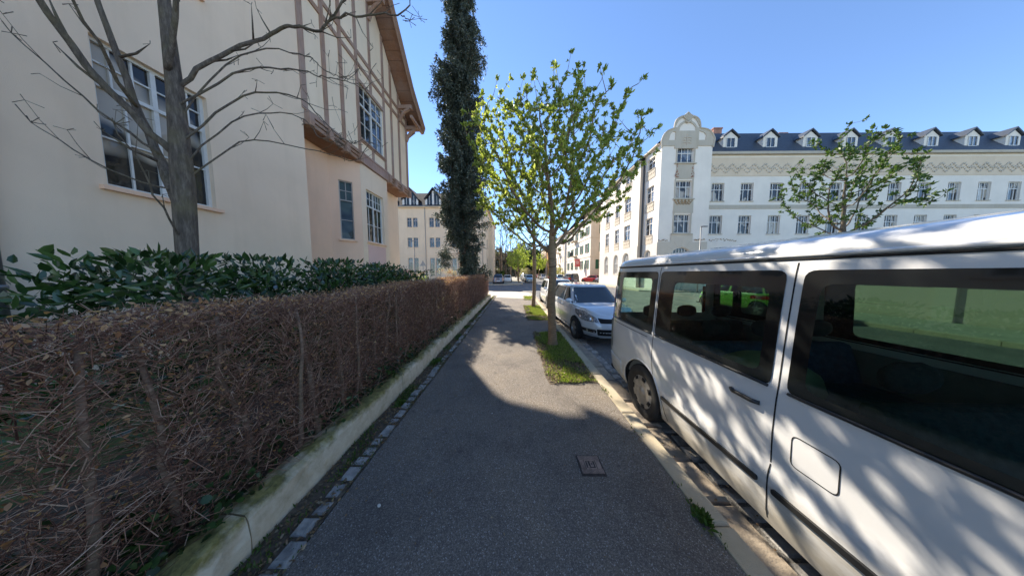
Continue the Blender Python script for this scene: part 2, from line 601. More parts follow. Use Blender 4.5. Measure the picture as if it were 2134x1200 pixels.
def arcpts(cx, cy, r, a0, a1, k=8):
    return [(cx + r * math.cos(R(a0 + (a1 - a0) * i / k)), cy + r * math.sin(R(a0 + (a1 - a0) * i / k))) for i in range(k + 1)]

near = [(-1.31, -6), (1.31, -6), (1.31, 17.8)] + arcpts(-0.19, 17.8, 1.5, 0, 90)[1:] + [(-60, 19.3), (-60, 15.9), (-1.31, 15.9)]
slab('footpath', near, 0.0, M['walk'])

def stone_row(name, path, w, z0, z1, L, mat, jit=0.0, gap=0.006, wj=0.0, bevel=0.012, zj=0.0):
    # row of stones following a polyline
    mb = MB()
    rr = random.Random(hash(name) % 999 if False else len(name) * 37)
    for (a, b) in zip(path[:-1], path[1:]):
        a = Vector(a); b = Vector(b); d = (b - a); tot = d.length; d.normalize(); nrm = Vector((d.y, -d.x))
        t = 0
        while t < tot - 0.03:
            l = min(L * (1 + rr.uniform(-jit, jit)), tot - t)
            if tot - t - l < L * 0.3: l = tot - t
            o = rr.uniform(-wj, wj); ww = w * (1 + rr.uniform(-wj, wj) * 2); zt = z1 + rr.uniform(-zj, zj)
            p = a + d * (t + gap); q = a + d * (t + l - gap)
            c = [p + nrm * o, q + nrm * (o + rr.uniform(-wj, wj) * .5), q + nrm * (ww + o), p + nrm * (ww + o)]
            e = bevel
            m_ = sum(c, Vector((0, 0))) / 4
            def ins(v, k): return v + (m_ - v).normalized() * k
            V = [(*v, z0) for v in c] + [(*v, zt - e) for v in c] + [(*ins(v, e * 1.4), zt + rr.uniform(-zj, zj) * .4) for v in c]
            mb.add(V, [(0, 1, 5, 4), (1, 2, 6, 5), (2, 3, 7, 6), (3, 0, 4, 7), (4, 5, 9, 8), (5, 6, 10, 9), (6, 7, 11, 10), (7, 4, 8, 11), (8, 9, 10, 11)])
            t += l
    return struct(mb.build(name, mat))

M['sett'] = simple('granite setts', (0.30, 0.285, 0.26), 0.85, var=0.5, vscale=9, bmp=0.9, bscale=70)
M['gutter'] = simple('worn gutter slabs', (0.34, 0.28, 0.21), 0.9, var=0.3, vscale=5, bmp=0.9, bscale=45)
M['sandstone'] = stucco('sandstone kerb', (0.50, 0.43, 0.31), (0.5, 0.45, 0.3), 0.5, 140, 1.0)
kp = [(1.31, -6), (1.31, 17.8)] + arcpts(-0.19, 17.8, 1.5, 0, 90)[1:] + [(-60, 19.3)]
stone_row('kerb', kp, 0.15, -0.3, 0.006, 1.0, M['sandstone'], 0.25, 0.003, 0.006, 0.014, 0.002)
stone_row('gutter', [(1.475, -6), (1.475, 17.5)], 0.24, -0.3, -0.085, 0.42, M['gutter'], 0.4, 0.008, 0.03, 0.02, 0.012)
stone_row('gutter_edge', [(1.74, -6), (1.74, 17.5)], 0.16, -0.3, -0.10, 0.17, M['sett'], 0.3, 0.010, 0.03, 0.02, 0.012)
stone_row('sett_edging', [(-1.44, -3), (-1.44, 15.6)], 0.105, -0.1, 0.018, 0.14, M['sett'], 0.35, 0.009, 0.018, 0.018, 0.012)
# soil strip along the wall and between setts
mb = MB(); mb.add([(-1.70, -6, 0.004), (-1.315, -6, 0.004), (-1.315, 15.6, 0.004), (-1.70, 15.6, 0.004)], [(0, 1, 2, 3)])
struct(mb.build('soil_strip', M['soil']))
# garden ground
slab('garden_ground', [(-1.78, -6), (-1.78, 14.1), (-60, 14.1), (-60, -6)], 0.20, M['lawn'], -0.3)
slab('hedge_soil', [(-1.77, -6), (-1.77, 14.05), (-3.2, 14.05), (-3.2, -6)], 0.205, M['soil'], -0.3)
slab('path_left', [(-60, 14.1), (-1.6, 14.1), (-1.6, 15.9), (-60, 15.9)], -0.004, M['walk'])
# footpath over the crossing, on the left
pl = [(1.2, 90), (-60, 90), (-60, 32.3), (-1.6, 32.3)] + arcpts(-1.6, 35.1, 2.8, -90, 0)[1:] + [(1.2, 90)]
slab('footpath_far', pl, 0.0, M['concrete'])
stone_row('kerb_far', [(-60, 32.3), (-1.6, 32.3)] + arcpts(-1.6, 35.1, 2.8, -90, 0)[1:] + [(1.2, 90)], 0.2, -0.3, 0.01, 1.2, M['sandstone'], 0.2)
# dark asphalt strip where the cars park beyond
slab('parking_strip', [(-60, 34.0), (-60, 32.6), (-1.2, 32.6), (-.9, 33.0), (-1.4, 34)], 0.004, M['road'])
# right hand footpaths
slab('footpath_right', [(12.3, -10), (15.0, -10), (15.0, 11.0), (60, 11), (60, 13.4), (13.2, 13.4), (12.3, 12.5)], 0.0, M['concrete'])
slab('footpath_corner', [(12.6, 90), (12.6, 21.4), (13.4, 20.4), (90, 20.4), (90, 24), (20, 24), (20, 90)], 0.0, M['concrete'])
stone_row('kerb_right', [(12.15, -10), (12.15, 12.4), (13.1, 13.4)], 0.16, -0.3, 0.01, 1.0, M['sandstone'], 0.2)
stone_row('kerb_corner', [(12.5, 90), (12.5, 21.3), (13.3, 20.3), (90, 20.3)][::-1], 0.16, -0.3, 0.01, 1.0, M['sandstone'], 0.2)
slab('garden_right', [(15.2, -10), (15.2, 10.8), (60, 10.8), (60, -10)], 0.1, M['lawn'])

# tree pits with grass
def blades(poly, n, h, w, rng, z=0.01, clump=None):
    xs = [p[0] for p in poly]; ys = [p[1] for p in poly]
    P = np.stack([rng.uniform(min(xs), max(xs), n * 2), rng.uniform(min(ys), max(ys), n * 2), np.full(n * 2, z)], 1)
    if clump is not None:
        # keep in patches
        k = np.sin(P[:, 0] * 9 + 1.3 * np.sin(P[:, 1] * 5)) + np.sin(P[:, 1] * 7 + P[:, 0] * 4) + rng.normal(0, 0.6, len(P))
        P = P[k > clump]
    ok = np.array([inpoly(a[0], a[1], poly) for a in P])
    P = P[ok][:n]
    D = np.stack([rng.normal(0, 0.45, len(P)), rng.normal(0, 0.45, len(P)), np.ones(len(P))], 1)
    return np_leaves(P, D, h, w, rng, 0.3, True)

def litter(poly, n, rng, z=0.012, s=0.035):
    xs = [p[0] for p in poly]; ys = [p[1] for p in poly]
    P = np.stack([rng.uniform(min(xs), max(xs), n), rng.uniform(min(ys), max(ys), n), np.full(n, z)], 1)
    P = P[np.array([inpoly(a[0], a[1], poly) for a in P])]
    D = rng.normal(size=(len(P), 3)); D[:, 2] = np.abs(D[:, 2]) * 0.25
    return np_leaves(P, D, s, s * 0.6, rng, 0.4)

def pit(y0, y1, x0, n, seed):
    rng = np.random.default_rng(seed)
    pts = dense([(x0, y0), (1.30, y0), (1.30, y1), (x0, y1)], 0.15)
    pts = [(x + (rng.normal(0, .014) if x < 1.29 else 0), y + rng.normal(0, .014)) for x, y in pts]
    V2, F = sheet(pts)
    mb = MB(); mb.add([(a, b, 0.005) for a, b in V2], F)
    struct(mb.build('tree_pit_soil', M['soil']))
    inner = [(x + (.05 if x < 1 else 0), y) for x, y in pts]
    V, F = catm([blades(inner, n // 5, 0.035, 0.010, rng), blades(pts, n // 3, 0.045, 0.012, rng, clump=0.9), blades(inner, n // 3, 0.05, 0.012, rng, clump=0.2),
                 blades([(x, y) for x, y in dense([(.75, y0 + .9), (1.28, y0 + .7), (1.28, y1 - .1), (.7, y1 - .1)], .3)], n // 2, 0.055, 0.011, rng)])
    tag(np_mesh('grass', V, F, M['grass']), kind='stuff')
    V, F = litter(pts, n // 9, rng, 0.035)
    tag(np_mesh('leaf_litter', V, F, M['deadleaf']), kind='stuff')
pit(3.16, 5.95, 0.52, 16000, 3)
pit(7.5, 10.95, 0.45, 12000, 4)
pit(13.2, 15.4, 0.6, 3000, 5)
# weeds and litter along the wall
rng = np.random.default_rng(21)
strip = rect(-1.585, -1.44, -1, 15.5)
V, F = catm([blades(strip, 8000, 0.035, 0.010, rng, 0.01, 0.2), blades(rect(-1.46, -1.30, 0.5, 8), 1500, 0.018, 0.008, rng, 0.012, 0.5),
             blades(rect(1.27, 1.34, 0.6, 3.1), 500, 0.03, 0.010, rng, 0.004, 0.9), blades(rect(1.46, 1.50, 1, 5), 300, 0.03, 0.010, rng, -0.09, 0.7)])
tag(np_mesh('weeds', V, F, M['weed']), kind='stuff')
V, F = catm([litter(rect(-1.60, -1.3, -1, 15.5), 5500, rng, 0.012, 0.028), litter(rect(-1.31, 1.25, 0.3, 12), 260, rng, 0.004, 0.015), litter(rect(-1.31, -.6, 0.3, 13), 420, rng, 0.004, 0.018), litter(rect(1.0, 1.31, 0.3, 12), 260, rng, 0.004, 0.016), litter(rect(1.48, 2.0, 1, 6), 160, rng, -0.08, 0.022)])
tag(np_mesh('leaf_litter', V, F, M['deadleaf']), kind='stuff')
# two clear tufts
def tuft(x, y, n, s, label, seed):
    rng = np.random.default_rng(seed)
    P = np.stack([rng.normal(x, s * .35, n), rng.normal(y, s * .6, n), np.full(n, 0.01)], 1)
    D = np.stack([rng.normal(0, 0.8, n), rng.normal(0, 0.8, n), np.full(n, 0.8)], 1)
    V, F = np_leaves(P, D, 0.05, 0.018, rng, 0.3)
    tag(np_mesh('weed_tuft', V, F, M['weed']), label, 'weed', 'weed tufts at the edges of the path')
tuft(1.30, 1.36, 140, 0.05, 'green weed tuft growing at the kerb joint near the van side, nearest of the tufts', 1)
tuft(-1.48, 2.62, 120, 0.06, 'green weed tuft in the soil strip beside the low wall and setts', 2)
tuft(-1.50, 3.9, 150, 0.10, 'yellowish weed tuft by the low wall where the hedge shadow begins', 3)
# pale pebbles on the path
def pebble(x, y, r, label):
    mb = MB(); mb.lathe([(0.001, 0), (r * .8, r * .1), (r, r * .3), (r * .7, r * .6), (0.001, r * .7)], 8)
    o = mb.build('pebble', M['pebble'], smooth=True, loc=(x, y, 0.0)); o.scale = (1.2, 0.8, 1); o.rotation_euler = (0, 0, x * 7)
    tag(o, label, 'pebble', 'pale pebbles lying on the path')
M['pebble'] = simple('pale pebble', (0.6, 0.58, 0.52), 0.8)
pebble(-0.67, 1.02, 0.012, 'small white round pebble on the dark asphalt at the bottom of the picture')
pebble(-0.99, 1.42, 0.014, 'pale angular pebble on dark asphalt next to the sett edging')
pebble(-0.27, 2.45, 0.008, 'tiny pale pebble on dark asphalt in the middle of the path')

# valve cover
M['iron'] = simple('rusty cast iron', (0.045, 0.033, 0.028), 0.7, 0.0, 0.4, 20, 0.4, 90)
rc = empty('utility_cover', (0.675, 1.765, 0.002), label='small square ribbed cast iron valve cover set in the asphalt', cat='utility cover')
mb = MB(); mb.box(-.105, .105, -.1, .1, -.02, .004)
mb.build('frame', M['iron'], rc, bevel=0.002)
M['iron_worn'] = simple('worn iron ridges', (0.30, 0.21, 0.16), 0.5, 0.1, 0.4, 20)
mb = MB()
mb.box(-.095, .095, -.09, .09, 0, .007)
mb.mi = 1
for i in range(17):
    x = -.088 + i * .011
    for (ya, yb) in ((-.085, -.045), (.045, .085)): mb.box(x - .0032, x + .0032, ya, yb, .007, .012)
for i in range(8):
    for s in (-1, 1):
        y = -.036 + i * .0105
        mb.box(s * .07 - .018, s * .07 + .018, y - .0032, y + .0032, .007, .012)
for (a, b, c, d) in ((-.045, .045, -.042, -.036), (-.045, .045, .036, .042), (-.045, -.039, -.036, .036), (.039, .045, -.036, .036),
                     (-.025, -.017, -.02, .028), (.0, .025, .02, .028), (.0, .025, -.02, -.012), (.0, .008, -.012, .02), (.017, .025, -.012, .02), (-.03, -.012, -.028, -.02)):
    mb.box(a, b, c, d, .007, .012)
mb.build('lid', [M['iron'], M['iron_worn']], rc)

# ================================================================= LOW WALL + HEDGE
M['moss'] = simple('mossy coping', (0.15, 0.13, 0.05), 0.95, var=0.55, vscale=7, bmp=0.9, bscale=60)
def moss_wall():
    m, n, l, b = new_mat('low wall concrete')
    v = coords(n, l)
    geo = n.new('ShaderNodeSeparateXYZ'); l.new(v, geo.inputs[0])
    nz = noise(n, l, v, 3.0, 6, 0.7)
    add = n.new('ShaderNodeMath'); add.operation = 'MULTIPLY_ADD'; add.inputs[1].default_value = 0.28; l.new(nz, add.inputs[0]); l.new(geo.outputs[2], add.inputs[2])
    f = ramp(n, l, add.outputs[0], [(0.34, (0, 0, 0)), (0.40, (1, 1, 1))])
    g = noise(n, l, v, 5, 6, 0.7)
    con = ramp(n, l, g, [(0.3, (0.42, 0.33, 0.20)), (0.5, (0.62, 0.51, 0.35)), (0.7, (0.74, 0.65, 0.48))])
    g2 = noise(n, l, v, 14, 5, 0.7)
    mo = ramp(n, l, g2, [(0.3, (0.08, 0.07, 0.02)), (0.55, (0.24, 0.20, 0.06)), (0.75, (0.40, 0.33, 0.13))])
    l.new(mixc(n, l, f, con, mo), b.inputs['Base Color'])
    b.inputs['Roughness'].default_value = 0.95
    bump(n, l, b, g2, 0.6, 0.012)
    return m
M['lowwall'] = moss_wall()
def low_wall():
    rng = random.Random(4)
    root = empty('low_wall', (-1.68, -3, 0), label='low mossy concrete wall along the path under the brown hedge', cat='wall')
    y = 0
    for L in [1.6, 1.35, 1.2, 1.75, 1.3, 1.35, 1.7, 1.5, 1.4, 1.6, 1.5, 1.05]:
        mb = MB()
        n = 14; prof = [(.085, -.2), (.088, .12), (.08, .215), (.066, .245), (.03, .258), (-.04, .262), (-.1, .25), (-.1, -.2)]
        V = []; F = []
        off = rng.uniform(-.008, .008)
        for i in range(n + 1):
            yy = y + .006 + (L - .012) * i / n
            for (x, z) in prof: V.append((x + off + rng.uniform(-.006, .006), yy, z + (rng.uniform(-.008, .008) if z > .1 else 0)))
        k = len(prof)
        for i in range(n):
            for j in range(k - 1): F.append((i * k + j, i * k + j + 1, (i + 1) * k + j + 1, (i + 1) * k + j))
        F.append(tuple(range(k))); F.append(tuple(range(n * k, n * k + k))[::-1])
        mb.add(V, F)
        mb.build('wall_segment', M['lowwall'], root, smooth=False)
        y += L
    return y
low_wall()

M['twig'] = leafmat('hedge twigs', [(0.08, 0.036, 0.024), (0.17, 0.075, 0.046), (0.27, 0.13, 0.08), (0.38, 0.20, 0.125), (0.62, 0.43, 0.30)], 0, 0.75)
M['stem'] = bark_mat('hedge stem bark', (0.24, 0.15, 0.10), (0.40, 0.28, 0.19))
M['copper'] = leafmat('dry copper leaves', [(0.30, 0.13, 0.06), (0.50, 0.27, 0.15), (0.70, 0.48, 0.32)], 0.5, 0.7)
M['ivy'] = leafmat('ivy leaves', [(0.012, 0.03, 0.008), (0.03, 0.06, 0.015), (0.05, 0.09, 0.02)], 0.1, 0.35)
def hedge():
    rng = np.random.default_rng(9)
    root = empty('beech_hedge', (0, 0, 0), label='long clipped leafless brown hedge of dense twigs above the low wall', cat='hedge')
    X0, X1 = -2.35, -1.72
    def top(y): return 1.50 + 0.10 * np.clip((y - 1) / 12, 0, 1) + 0.02 * np.sin(y * 2.1) + 0.015 * np.sin(y * 5.3)
    # stems
    y = -1.8; i = 0; stems = []
    while y < 14.0:
        x = -1.84 + rng.uniform(-.06, .05); stems.append((x, y))
        pts = []; px, py = x, y
        for z in np.linspace(0.15, 1.42, 8):
            pts.append((px, py, z)); px += rng.normal(0, .014); py += rng.normal(0, .018)
        mb = MB(); mb.tube(pts, list(np.linspace(.021, .010, 8) * rng.uniform(.7, 1.35)), 6)
        mb.build('stem', M['stem'], root, smooth=True)
        y += rng.uniform(.15, .30)
    P = []; Q = []; r0 = []
    def seg(p, d, l, r):
        P.append(p); Q.append(p + d * l); r0.append(r)
    parts = []
    # twig populations: (count, y range, length, radius)
    def pop(n, ya, yb, zlo, zhi, L, rad, spread, xa=X0, xb=X1, up=0.2, along=1.0):
        # starts bias toward near the camera through a density falling with y
        u = rng.uniform(0, 1, n)
        yy = ya + (yb - ya) * u
        tp = top(yy)
        p = np.stack([rng.uniform(xa, xb, n), yy, zlo + (np.minimum(zhi, 1.0) * 1.0) * 0 + rng.uniform(0, 1, n) * (tp - zlo) * zhi], 1)
        d = np.stack([rng.normal(0.1, .55, n), rng.normal(0, 1.0, n) * along, rng.normal(up, spread, n)], 1)
        d /= np.linalg.norm(d, axis=1, keepdims=True)
        l = L * rng.uniform(.35, 1.3, (n, 1))
        mid = p + d * l * .5 + rng.normal(0, .08, (n, 3)) * l
        end = mid + (d + rng.normal(0, .35, (n, 3))) * l * .5
        for q in (mid, end):
            q[:, 0] = np.clip(q[:, 0], X0 - .03, X1 + .02 + rng.uniform(0, .05, n)); q[:, 2] = np.minimum(q[:, 2], top(q[:, 1]) + rng.uniform(-.03, .05, n))
        rr = rad * rng.uniform(.6, 1.4, n)
        parts.append(np_tubes(p, mid, rr, rr * .8)); parts.append(np_tubes(mid, end, rr * .8, rr * .45))
        # side twiglets
        k = n
        s = mid + rng.normal(0, .01, (k, 3)); dd = d + rng.normal(0, .8, (k, 3)); dd /= np.linalg.norm(dd, axis=1, keepdims=True)
        e = s + dd * l * .45
        e[:, 2] = np.minimum(e[:, 2], top(e[:, 1]) + .04); e[:, 0] = np.clip(e[:, 0], X0, X1 + .06)
        parts.append(np_tubes(s, e, rr * .6, rr * .3))
    # twigs forking sideways out of the stems, bent, each with side shoots
    def fork(n, ya, yb, L, rad):
        ss = np.array([q for q in stems if ya <= q[1] <= yb])
        k = rng.integers(0, len(ss), n)
        z = rng.uniform(.3, 1.42, n)
        p = np.stack([ss[k, 0] + rng.normal(0, .02, n), ss[k, 1] + rng.normal(0, .02, n), z], 1)
        d = np.stack([rng.normal(.12, .45, n), rng.choice([-1, 1], n) * rng.uniform(.4, 1, n), rng.uniform(0, 1.5, n)], 1)
        d /= np.linalg.norm(d, axis=1, keepdims=True)
        rr = rad * rng.uniform(.7, 1.5, n)
        for j in range(3):
            q = p + d * L * rng.uniform(.25, .45, (n, 1))
            q[:, 0] = np.clip(q[:, 0], X0, X1 + .03); q[:, 2] = np.minimum(q[:, 2], top(q[:, 1]))
            parts.append(np_tubes(p, q, rr, rr * .75))
            s = q + 0; dd = d + rng.normal(0, .6, (n, 3)); dd /= np.linalg.norm(dd, axis=1, keepdims=True)
            e = s + dd * L * rng.uniform(.12, .35, (n, 1)); e[:, 0] = np.clip(e[:, 0], X0, X1 + .04); e[:, 2] = np.minimum(e[:, 2], top(e[:, 1]) + .02)
            parts.append(np_tubes(s, e, rr * .55, rr * .3))
            rr = rr * .75; p = q
            d = d + rng.normal(0, .35, (n, 3)) + np.array([0, 0, .12]); d /= np.linalg.norm(d, axis=1, keepdims=True)
    fork(4600, -1.8, 4.5, .21, .0022)
    fork(4200, 4.0, 14.0, .32, .0036)
    # face layer nearest the path
    pop(5000, -1.5, 4.5, .28, 1.0, .11, .0014, .6, -1.86, X1)
    pop(5500, 4.0, 14.0, .28, 1.0, .16, .0024, .6, -1.86, X1)
    # body
    pop(5500, -1.5, 4.5, .25, 1.0, .17, .0020, .45, X0, -1.8)
    pop(7000, 4.0, 14.0, .28, 1.0, .30, .0036, .45, X0, -1.8)
    # dense clipped top
    for (n, a, b, r) in ((6500, -1.5, 4.5, .0020), (9500, 4.0, 14.0, .0028)):
        yy = rng.uniform(a, b, n); tp = top(yy)
        p = np.stack([rng.uniform(X0, X1, n), yy, tp - np.abs(rng.normal(0, .12, n)) - .06], 1)
        d = np.stack([rng.normal(.1, .5, n), rng.normal(0, .6, n), rng.uniform(.1, 1.0, n)], 1)
        d /= np.linalg.norm(d, axis=1, keepdims=True)
        q = p + d * rng.uniform(.05, .16, (n, 1)); q[:, 2] = np.minimum(q[:, 2], tp + rng.normal(0, .018, n)); q[:, 0] = np.clip(q[:, 0], X0 - .02, X1 + .04)
        parts.append(np_tubes(p, q, r, r * .5))
    # low tangle
    n = 6500
    yy = -1.5 + 15.5 * rng.uniform(0, 1, n) ** 1.5
    p = np.stack([rng.uniform(-2.1, -1.70, n), yy, rng.uniform(.2, .6, n)], 1)
    d = rng.normal(size=(n, 3)); d[:, 2] *= .6; d /= np.linalg.norm(d, axis=1, keepdims=True)
    q = p + d * rng.uniform(.08, .28, (n, 1)); q[:, 2] = np.maximum(q[:, 2], .2); q[:, 0] = np.clip(q[:, 0], -2.3, -1.64)
    parts.append(np_tubes(p, q, .0024, .0012))
    V, F = catm(parts)
    tag(np_mesh('twigs', V, F, M['twig'], root), kind='stuff')
    # dry leaves clinging mostly near the top and through the face
    n1, n2 = 9000, 15000
    y1 = rng.uniform(-1.5, 14, n1); y2 = rng.uniform(-1.5, 14, n2)
    P1 = np.stack([rng.uniform(X0, X1 + .02, n1), y1, top(y1) - np.abs(rng.normal(0, .07, n1))], 1)
    P2 = np.stack([rng.uniform(X0, X1, n2), y2, rng.uniform(.3, 1.5, n2)], 1)
    V, F = np_leaves(np.concatenate([P1, P2]), rng.normal(size=(n1 + n2, 3)), .024, .014, rng, .5)
    tag(np_mesh('dry_leaves', V, F, M['copper'], root), kind='stuff')
    n = 5200
    cy = rng.choice([2.1, 2.7, 3.4, 4.4, 5.2, 6.1, 7.4, 9, 1.2, .6], n) + rng.normal(0, .25, n)
    P3 = np.stack([rng.uniform(-2.25, -1.68, n), cy, .24 + np.abs(rng.normal(0, .13, n))], 1)
    V, F = np_leaves(P3, rng.normal(size=(n, 3)) + np.array([.3, 0, .2]), .042, .036, rng, .2)
    tag(np_mesh('ivy', V, F, M['ivy'], root), kind='stuff')
hedge()

# evergreen laurel bushes behind the hedge
M['laurel'] = leafmat('laurel leaves', [(0.012, 0.032, 0.010), (0.022, 0.055, 0.014), (0.04, 0.085, 0.02), (0.075, 0.13, 0.035)], 0.12, 0.25, 0.6)
def leaf_bush(name, label, cx, cy, rx, ry, z0, z1, n, L, W, mat, cat='bush', group=None, seed=0, up=.5, stem=True):
    rng = np.random.default_rng(seed)
    root = empty(name, (cx, cy, z0), label=label, cat=cat, group=group)
    nc = max(8, n // 90)
    # clumps through the volume
    a = rng.uniform(0, 2 * math.pi, nc); u = rng.uniform(.2, 1, nc) ** .5; h = rng.uniform(0.1, 1, nc)
    rr = np.sqrt(np.clip(1 - (np.clip(h - .55, 0, 1) / .45) ** 2 * .6, 0.1, 1))
    cc = np.stack([rx * u * rr * np.cos(a), ry * u * rr * np.sin(a), h * (z1 - z0) * .93], 1)
    i = rng.integers(0, nc, n)
    sp = min(rx, ry, (z1 - z0) / 2) * .20
    P = cc[i] + rng.normal(0, sp, (n, 3))
    P[:, 2] = np.clip(P[:, 2], .02, (z1 - z0) * 1.0)
    D = (P - cc[i]) / sp * .5 + rng.normal(0, .5, (n, 3)) + np.array([0, 0, up])
    V, F = np_leaves(P, D, L, W, rng, .25)
    np_mesh('foliage', V, F, mat, root)
    if stem:
        mb = MB()
        for j in range(min(nc, 14)):
            mb.tube([(0, 0, 0), tuple(cc[j] * .5 + rng.normal(0, .03, 3)), tuple(cc[j])], [.02, .012, .006], 5)
        mb.build('stems', M['stem'], root, smooth=True)
    return root
lau = 'laurel bushes behind the hedge'
for k, (x, y, rx, ry, h, lb) in enumerate([
        (-3.6, 2.2, 0.9, 0.9, 1.85, 'glossy dark laurel bush in the blurred left part, nearest the camera'),
        (-3.5, 3.5, 0.8, 0.85, 1.88, 'glossy dark laurel bush under the plain wall at the left edge of the photo'),
        (-3.7, 4.9, 0.8, 0.9, 1.90, 'glossy dark laurel bush below the tall bay window side pane'),
        (-3.8, 6.3, 0.8, 0.9, 1.86, 'glossy dark laurel bush below the wide bay window'),
        (-3.9, 7.6, 0.75, 0.8, 1.72, 'lower laurel bush at the right end of the row, below the house corner')]):
    leaf_bush('laurel_bush', lb, x, y, rx, ry, 0.2, h, 3800, .105, .042, M['laurel'], group=lau, seed=30 + k)

def rebase(root, loc):
    loc = Vector(loc)
    for c in kids(root): c.location = Vector(c.location) - loc
    root.location = loc

# ================================================================= TIMBERED HOUSE (left)
M['st_beige'] = stucco('beige stucco', (0.88, 0.68, 0.50), (0.7, 0.66, 0.6), 0.35, 110, 0.5)
M['st_orange'] = stucco('warm stucco', (0.90, 0.60, 0.42), (0.75, 0.68, 0.6), 0.35, 110, 0.5)
M['st_infill'] = stucco('infill stucco', (0.90, 0.72, 0.53), (0.7, 0.68, 0.6), 0.35, 110, 0.45)
M['st_pink'] = stucco('pink stucco', (0.78, 0.52, 0.46), (0.8, 0.7, 0.65), 0.2, 110, 0.4)
M['timber'] = timber_mat('weathered timber', (0.36, 0.215, 0.145))
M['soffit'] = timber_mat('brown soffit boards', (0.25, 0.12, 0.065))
M['tile'] = simple('dark roof tiles', (0.09, 0.08, 0.08), 0.7, var=0.4, vscale=12)
M['zinc'] = simple('zinc pipe', (0.22, 0.22, 0.22), 0.45, 0.7)

def timbered_house():
    root = empty('timbered_house', (0, 0, 0), label='beige house with half timbered gable, bay window and brown roof overhang behind the hedge', cat='house')
    XU, XL = -6.3, -7.05
    def zr(y):                                      # roof line (top face) with a flared eave
        y = y if y >= 5.5 else 11 - y
        if y > 11.9: return 10.36 + (13.3 - y) * 0.80
        return 11.48 + (11.9 - y) * 1.2
    # upper wall under the gable
    def upper(y): return zr(y) - 0.16
    wy0, wy1, wz0, wz1 = 8.98, 10.56, 7.22, 9.40
    outer = [(6.55, 6.3), (12.85, 6.3), (12.85, upper(12.85)), (11.9, upper(11.9)), (6.55, upper(6.55))]
    win = rect(wy0, wy1, wz0, wz1)
    wall('gable_wall', root, (XU, 0, 0), '+x', outer, [win], M['st_infill'], 0.12)
    # plain wall to the left, full height
    h1 = rect(3.3, 4.5, 3.05, 5.25); h2 = rect(0.3, 1.5, 3.05, 5.25); h3 = rect(3.3, 4.5, 7.2, 9.3); h4 = rect(0.3, 1.5, 7.2, 9.3); h5 = rect(1.8, 3.0, 11, 12.6)
    outer = [(-2.0, 0), (6.55, 0), (6.55, upper(6.55)), (5.5, upper(5.5)), (-.9, upper(-.9)), (-2.0, upper(-2.0))]
    wall('plain_wall', root, (XU + 0.004, 0, 0), '+x', outer, [h1, h2, h3, h4, h5], M['st_beige'], 0.14)
    # recessed ground floor walls and bay
    wall('recess_wall', root, (XL, 0, 0), '+x', rect(6.5, 8.2, 0, 6.3), [], M['st_orange'])
    wall('corner_wall', root, (XL, 0, 0), '+x', rect(11.35, 13.0, 0, 6.3), [], M['st_beige'])
    # angled bay sides
    a = Vector((XL, 8.2)); b = Vector((XU - .02, 8.88)); c = Vector((XU - .02, 10.72)); d = Vector((XL, 11.4))
    def angled(name, p, q, holes, mat):
        ang = math.atan2(q.y - p.y, q.x - p.x)
        return wall(name, root, (p.x, p.y, 0), ang, rect(0, (q - p).length, 0, 6.3), holes, mat, 0.10), ang
    L = (b - a).length
    o, ang = angled('bay_side_wall', a, b, [rect(.28, .72, 3.05, 5.33)], M['st_orange'])
    window(root, (a.x + math.cos(ang) * .28, a.y + math.sin(ang) * .28, 3.05), ang, .44, 2.28, (1,), .33, (0, 1), (1, 1), frame='win_grey', pane='pane_dark', sillmat='st_orange', depth=.1, fw=.035)
    angled('bay_side_wall', c, d, [], M['st_orange'])
    wall('bay_wall', root, (XU - .02, 0, 0), '+x', rect(8.88, 10.72, 0, 6.3), [rect(9.18, 10.36, 3.07, 5.28)], M['st_beige'], 0.16)
    window(root, (XU - .02, 9.18, 3.07), '+x', 1.18, 2.21, (1, 1), .30, (1, 1), (2, 1), frame='win_white', pane='pane_dark', sillmat='st_orange', depth=.15)
    MB().box(XU - .02, XU - .008, 9.16, 10.40, 1.5, 2.93).build('pink_panel', M['st_pink'], root)
    MB().box(XL - .1, XU - .06, 12.96, 13.02, 0, 1.9).build('plinth_corner', M['st_pink'], root)
    # wide plinth
    mb = MB()
    mb.prism([(XL + .04, 6.56), (XL + .04, 8.19), (XU + .02, 8.86), (XU + .02, 10.74), (XL + .04, 11.42), (XL + .04, 13.03), (XL - .2, 13.03), (XL - .2, 6.56)], 0, 1.55)
    mb.build('plinth', M['st_pink'], root)
    # upper window
    window(root, (XU, wy0, wz0), '+x', wy1 - wy0, wz1 - wz0, (1, 1), .36, (1, 1), (1, 1), frame='win_white', pane='pane_blue', sillmat='timber', depth=.09, fw=.06)
    for (yy, zz, pn) in ((3.3, 3.05, 'pane_dark'), (.3, 3.05, 'pane_dark'), (3.3, 7.2, 'pane_blue'), (.3, 7.2, 'pane_blue')):
        window(root, (XU, yy, zz), '+x', 1.2, 2.2 if zz < 5 else 2.1, (1, 1), .3, (1, 1), (2, 1), frame='win_white', pane='pane_curtain', sillmat='st_orange', depth=.13)
    window(root, (XU, 1.8, 11), '+x', 1.2, 1.6, (1, 1), .3, (0, 1), (1, 0), frame='win_white', pane='pane_blue', sillmat='st_orange', depth=.13)
    # other sides of the house
    mb = MB()
    mb.add([(XL, 13.0, 0), (-16, 13.0, 0), (-16, 13.0, 6.3), (XL, 13.0, 6.3)], [(0, 1, 2, 3)])
    mb.add([(XU, 12.85, 6.3), (-16, 12.85, 6.3), (-16, 12.85, upper(12.85)), (XU, 12.85, upper(12.85))], [(0, 1, 2, 3)])
    mb.add([(XU, -2, 0), (-16, -2, 0), (-16, -2, upper(-2)), (XU, -2, upper(-2))], [(0, 1, 2, 3)])
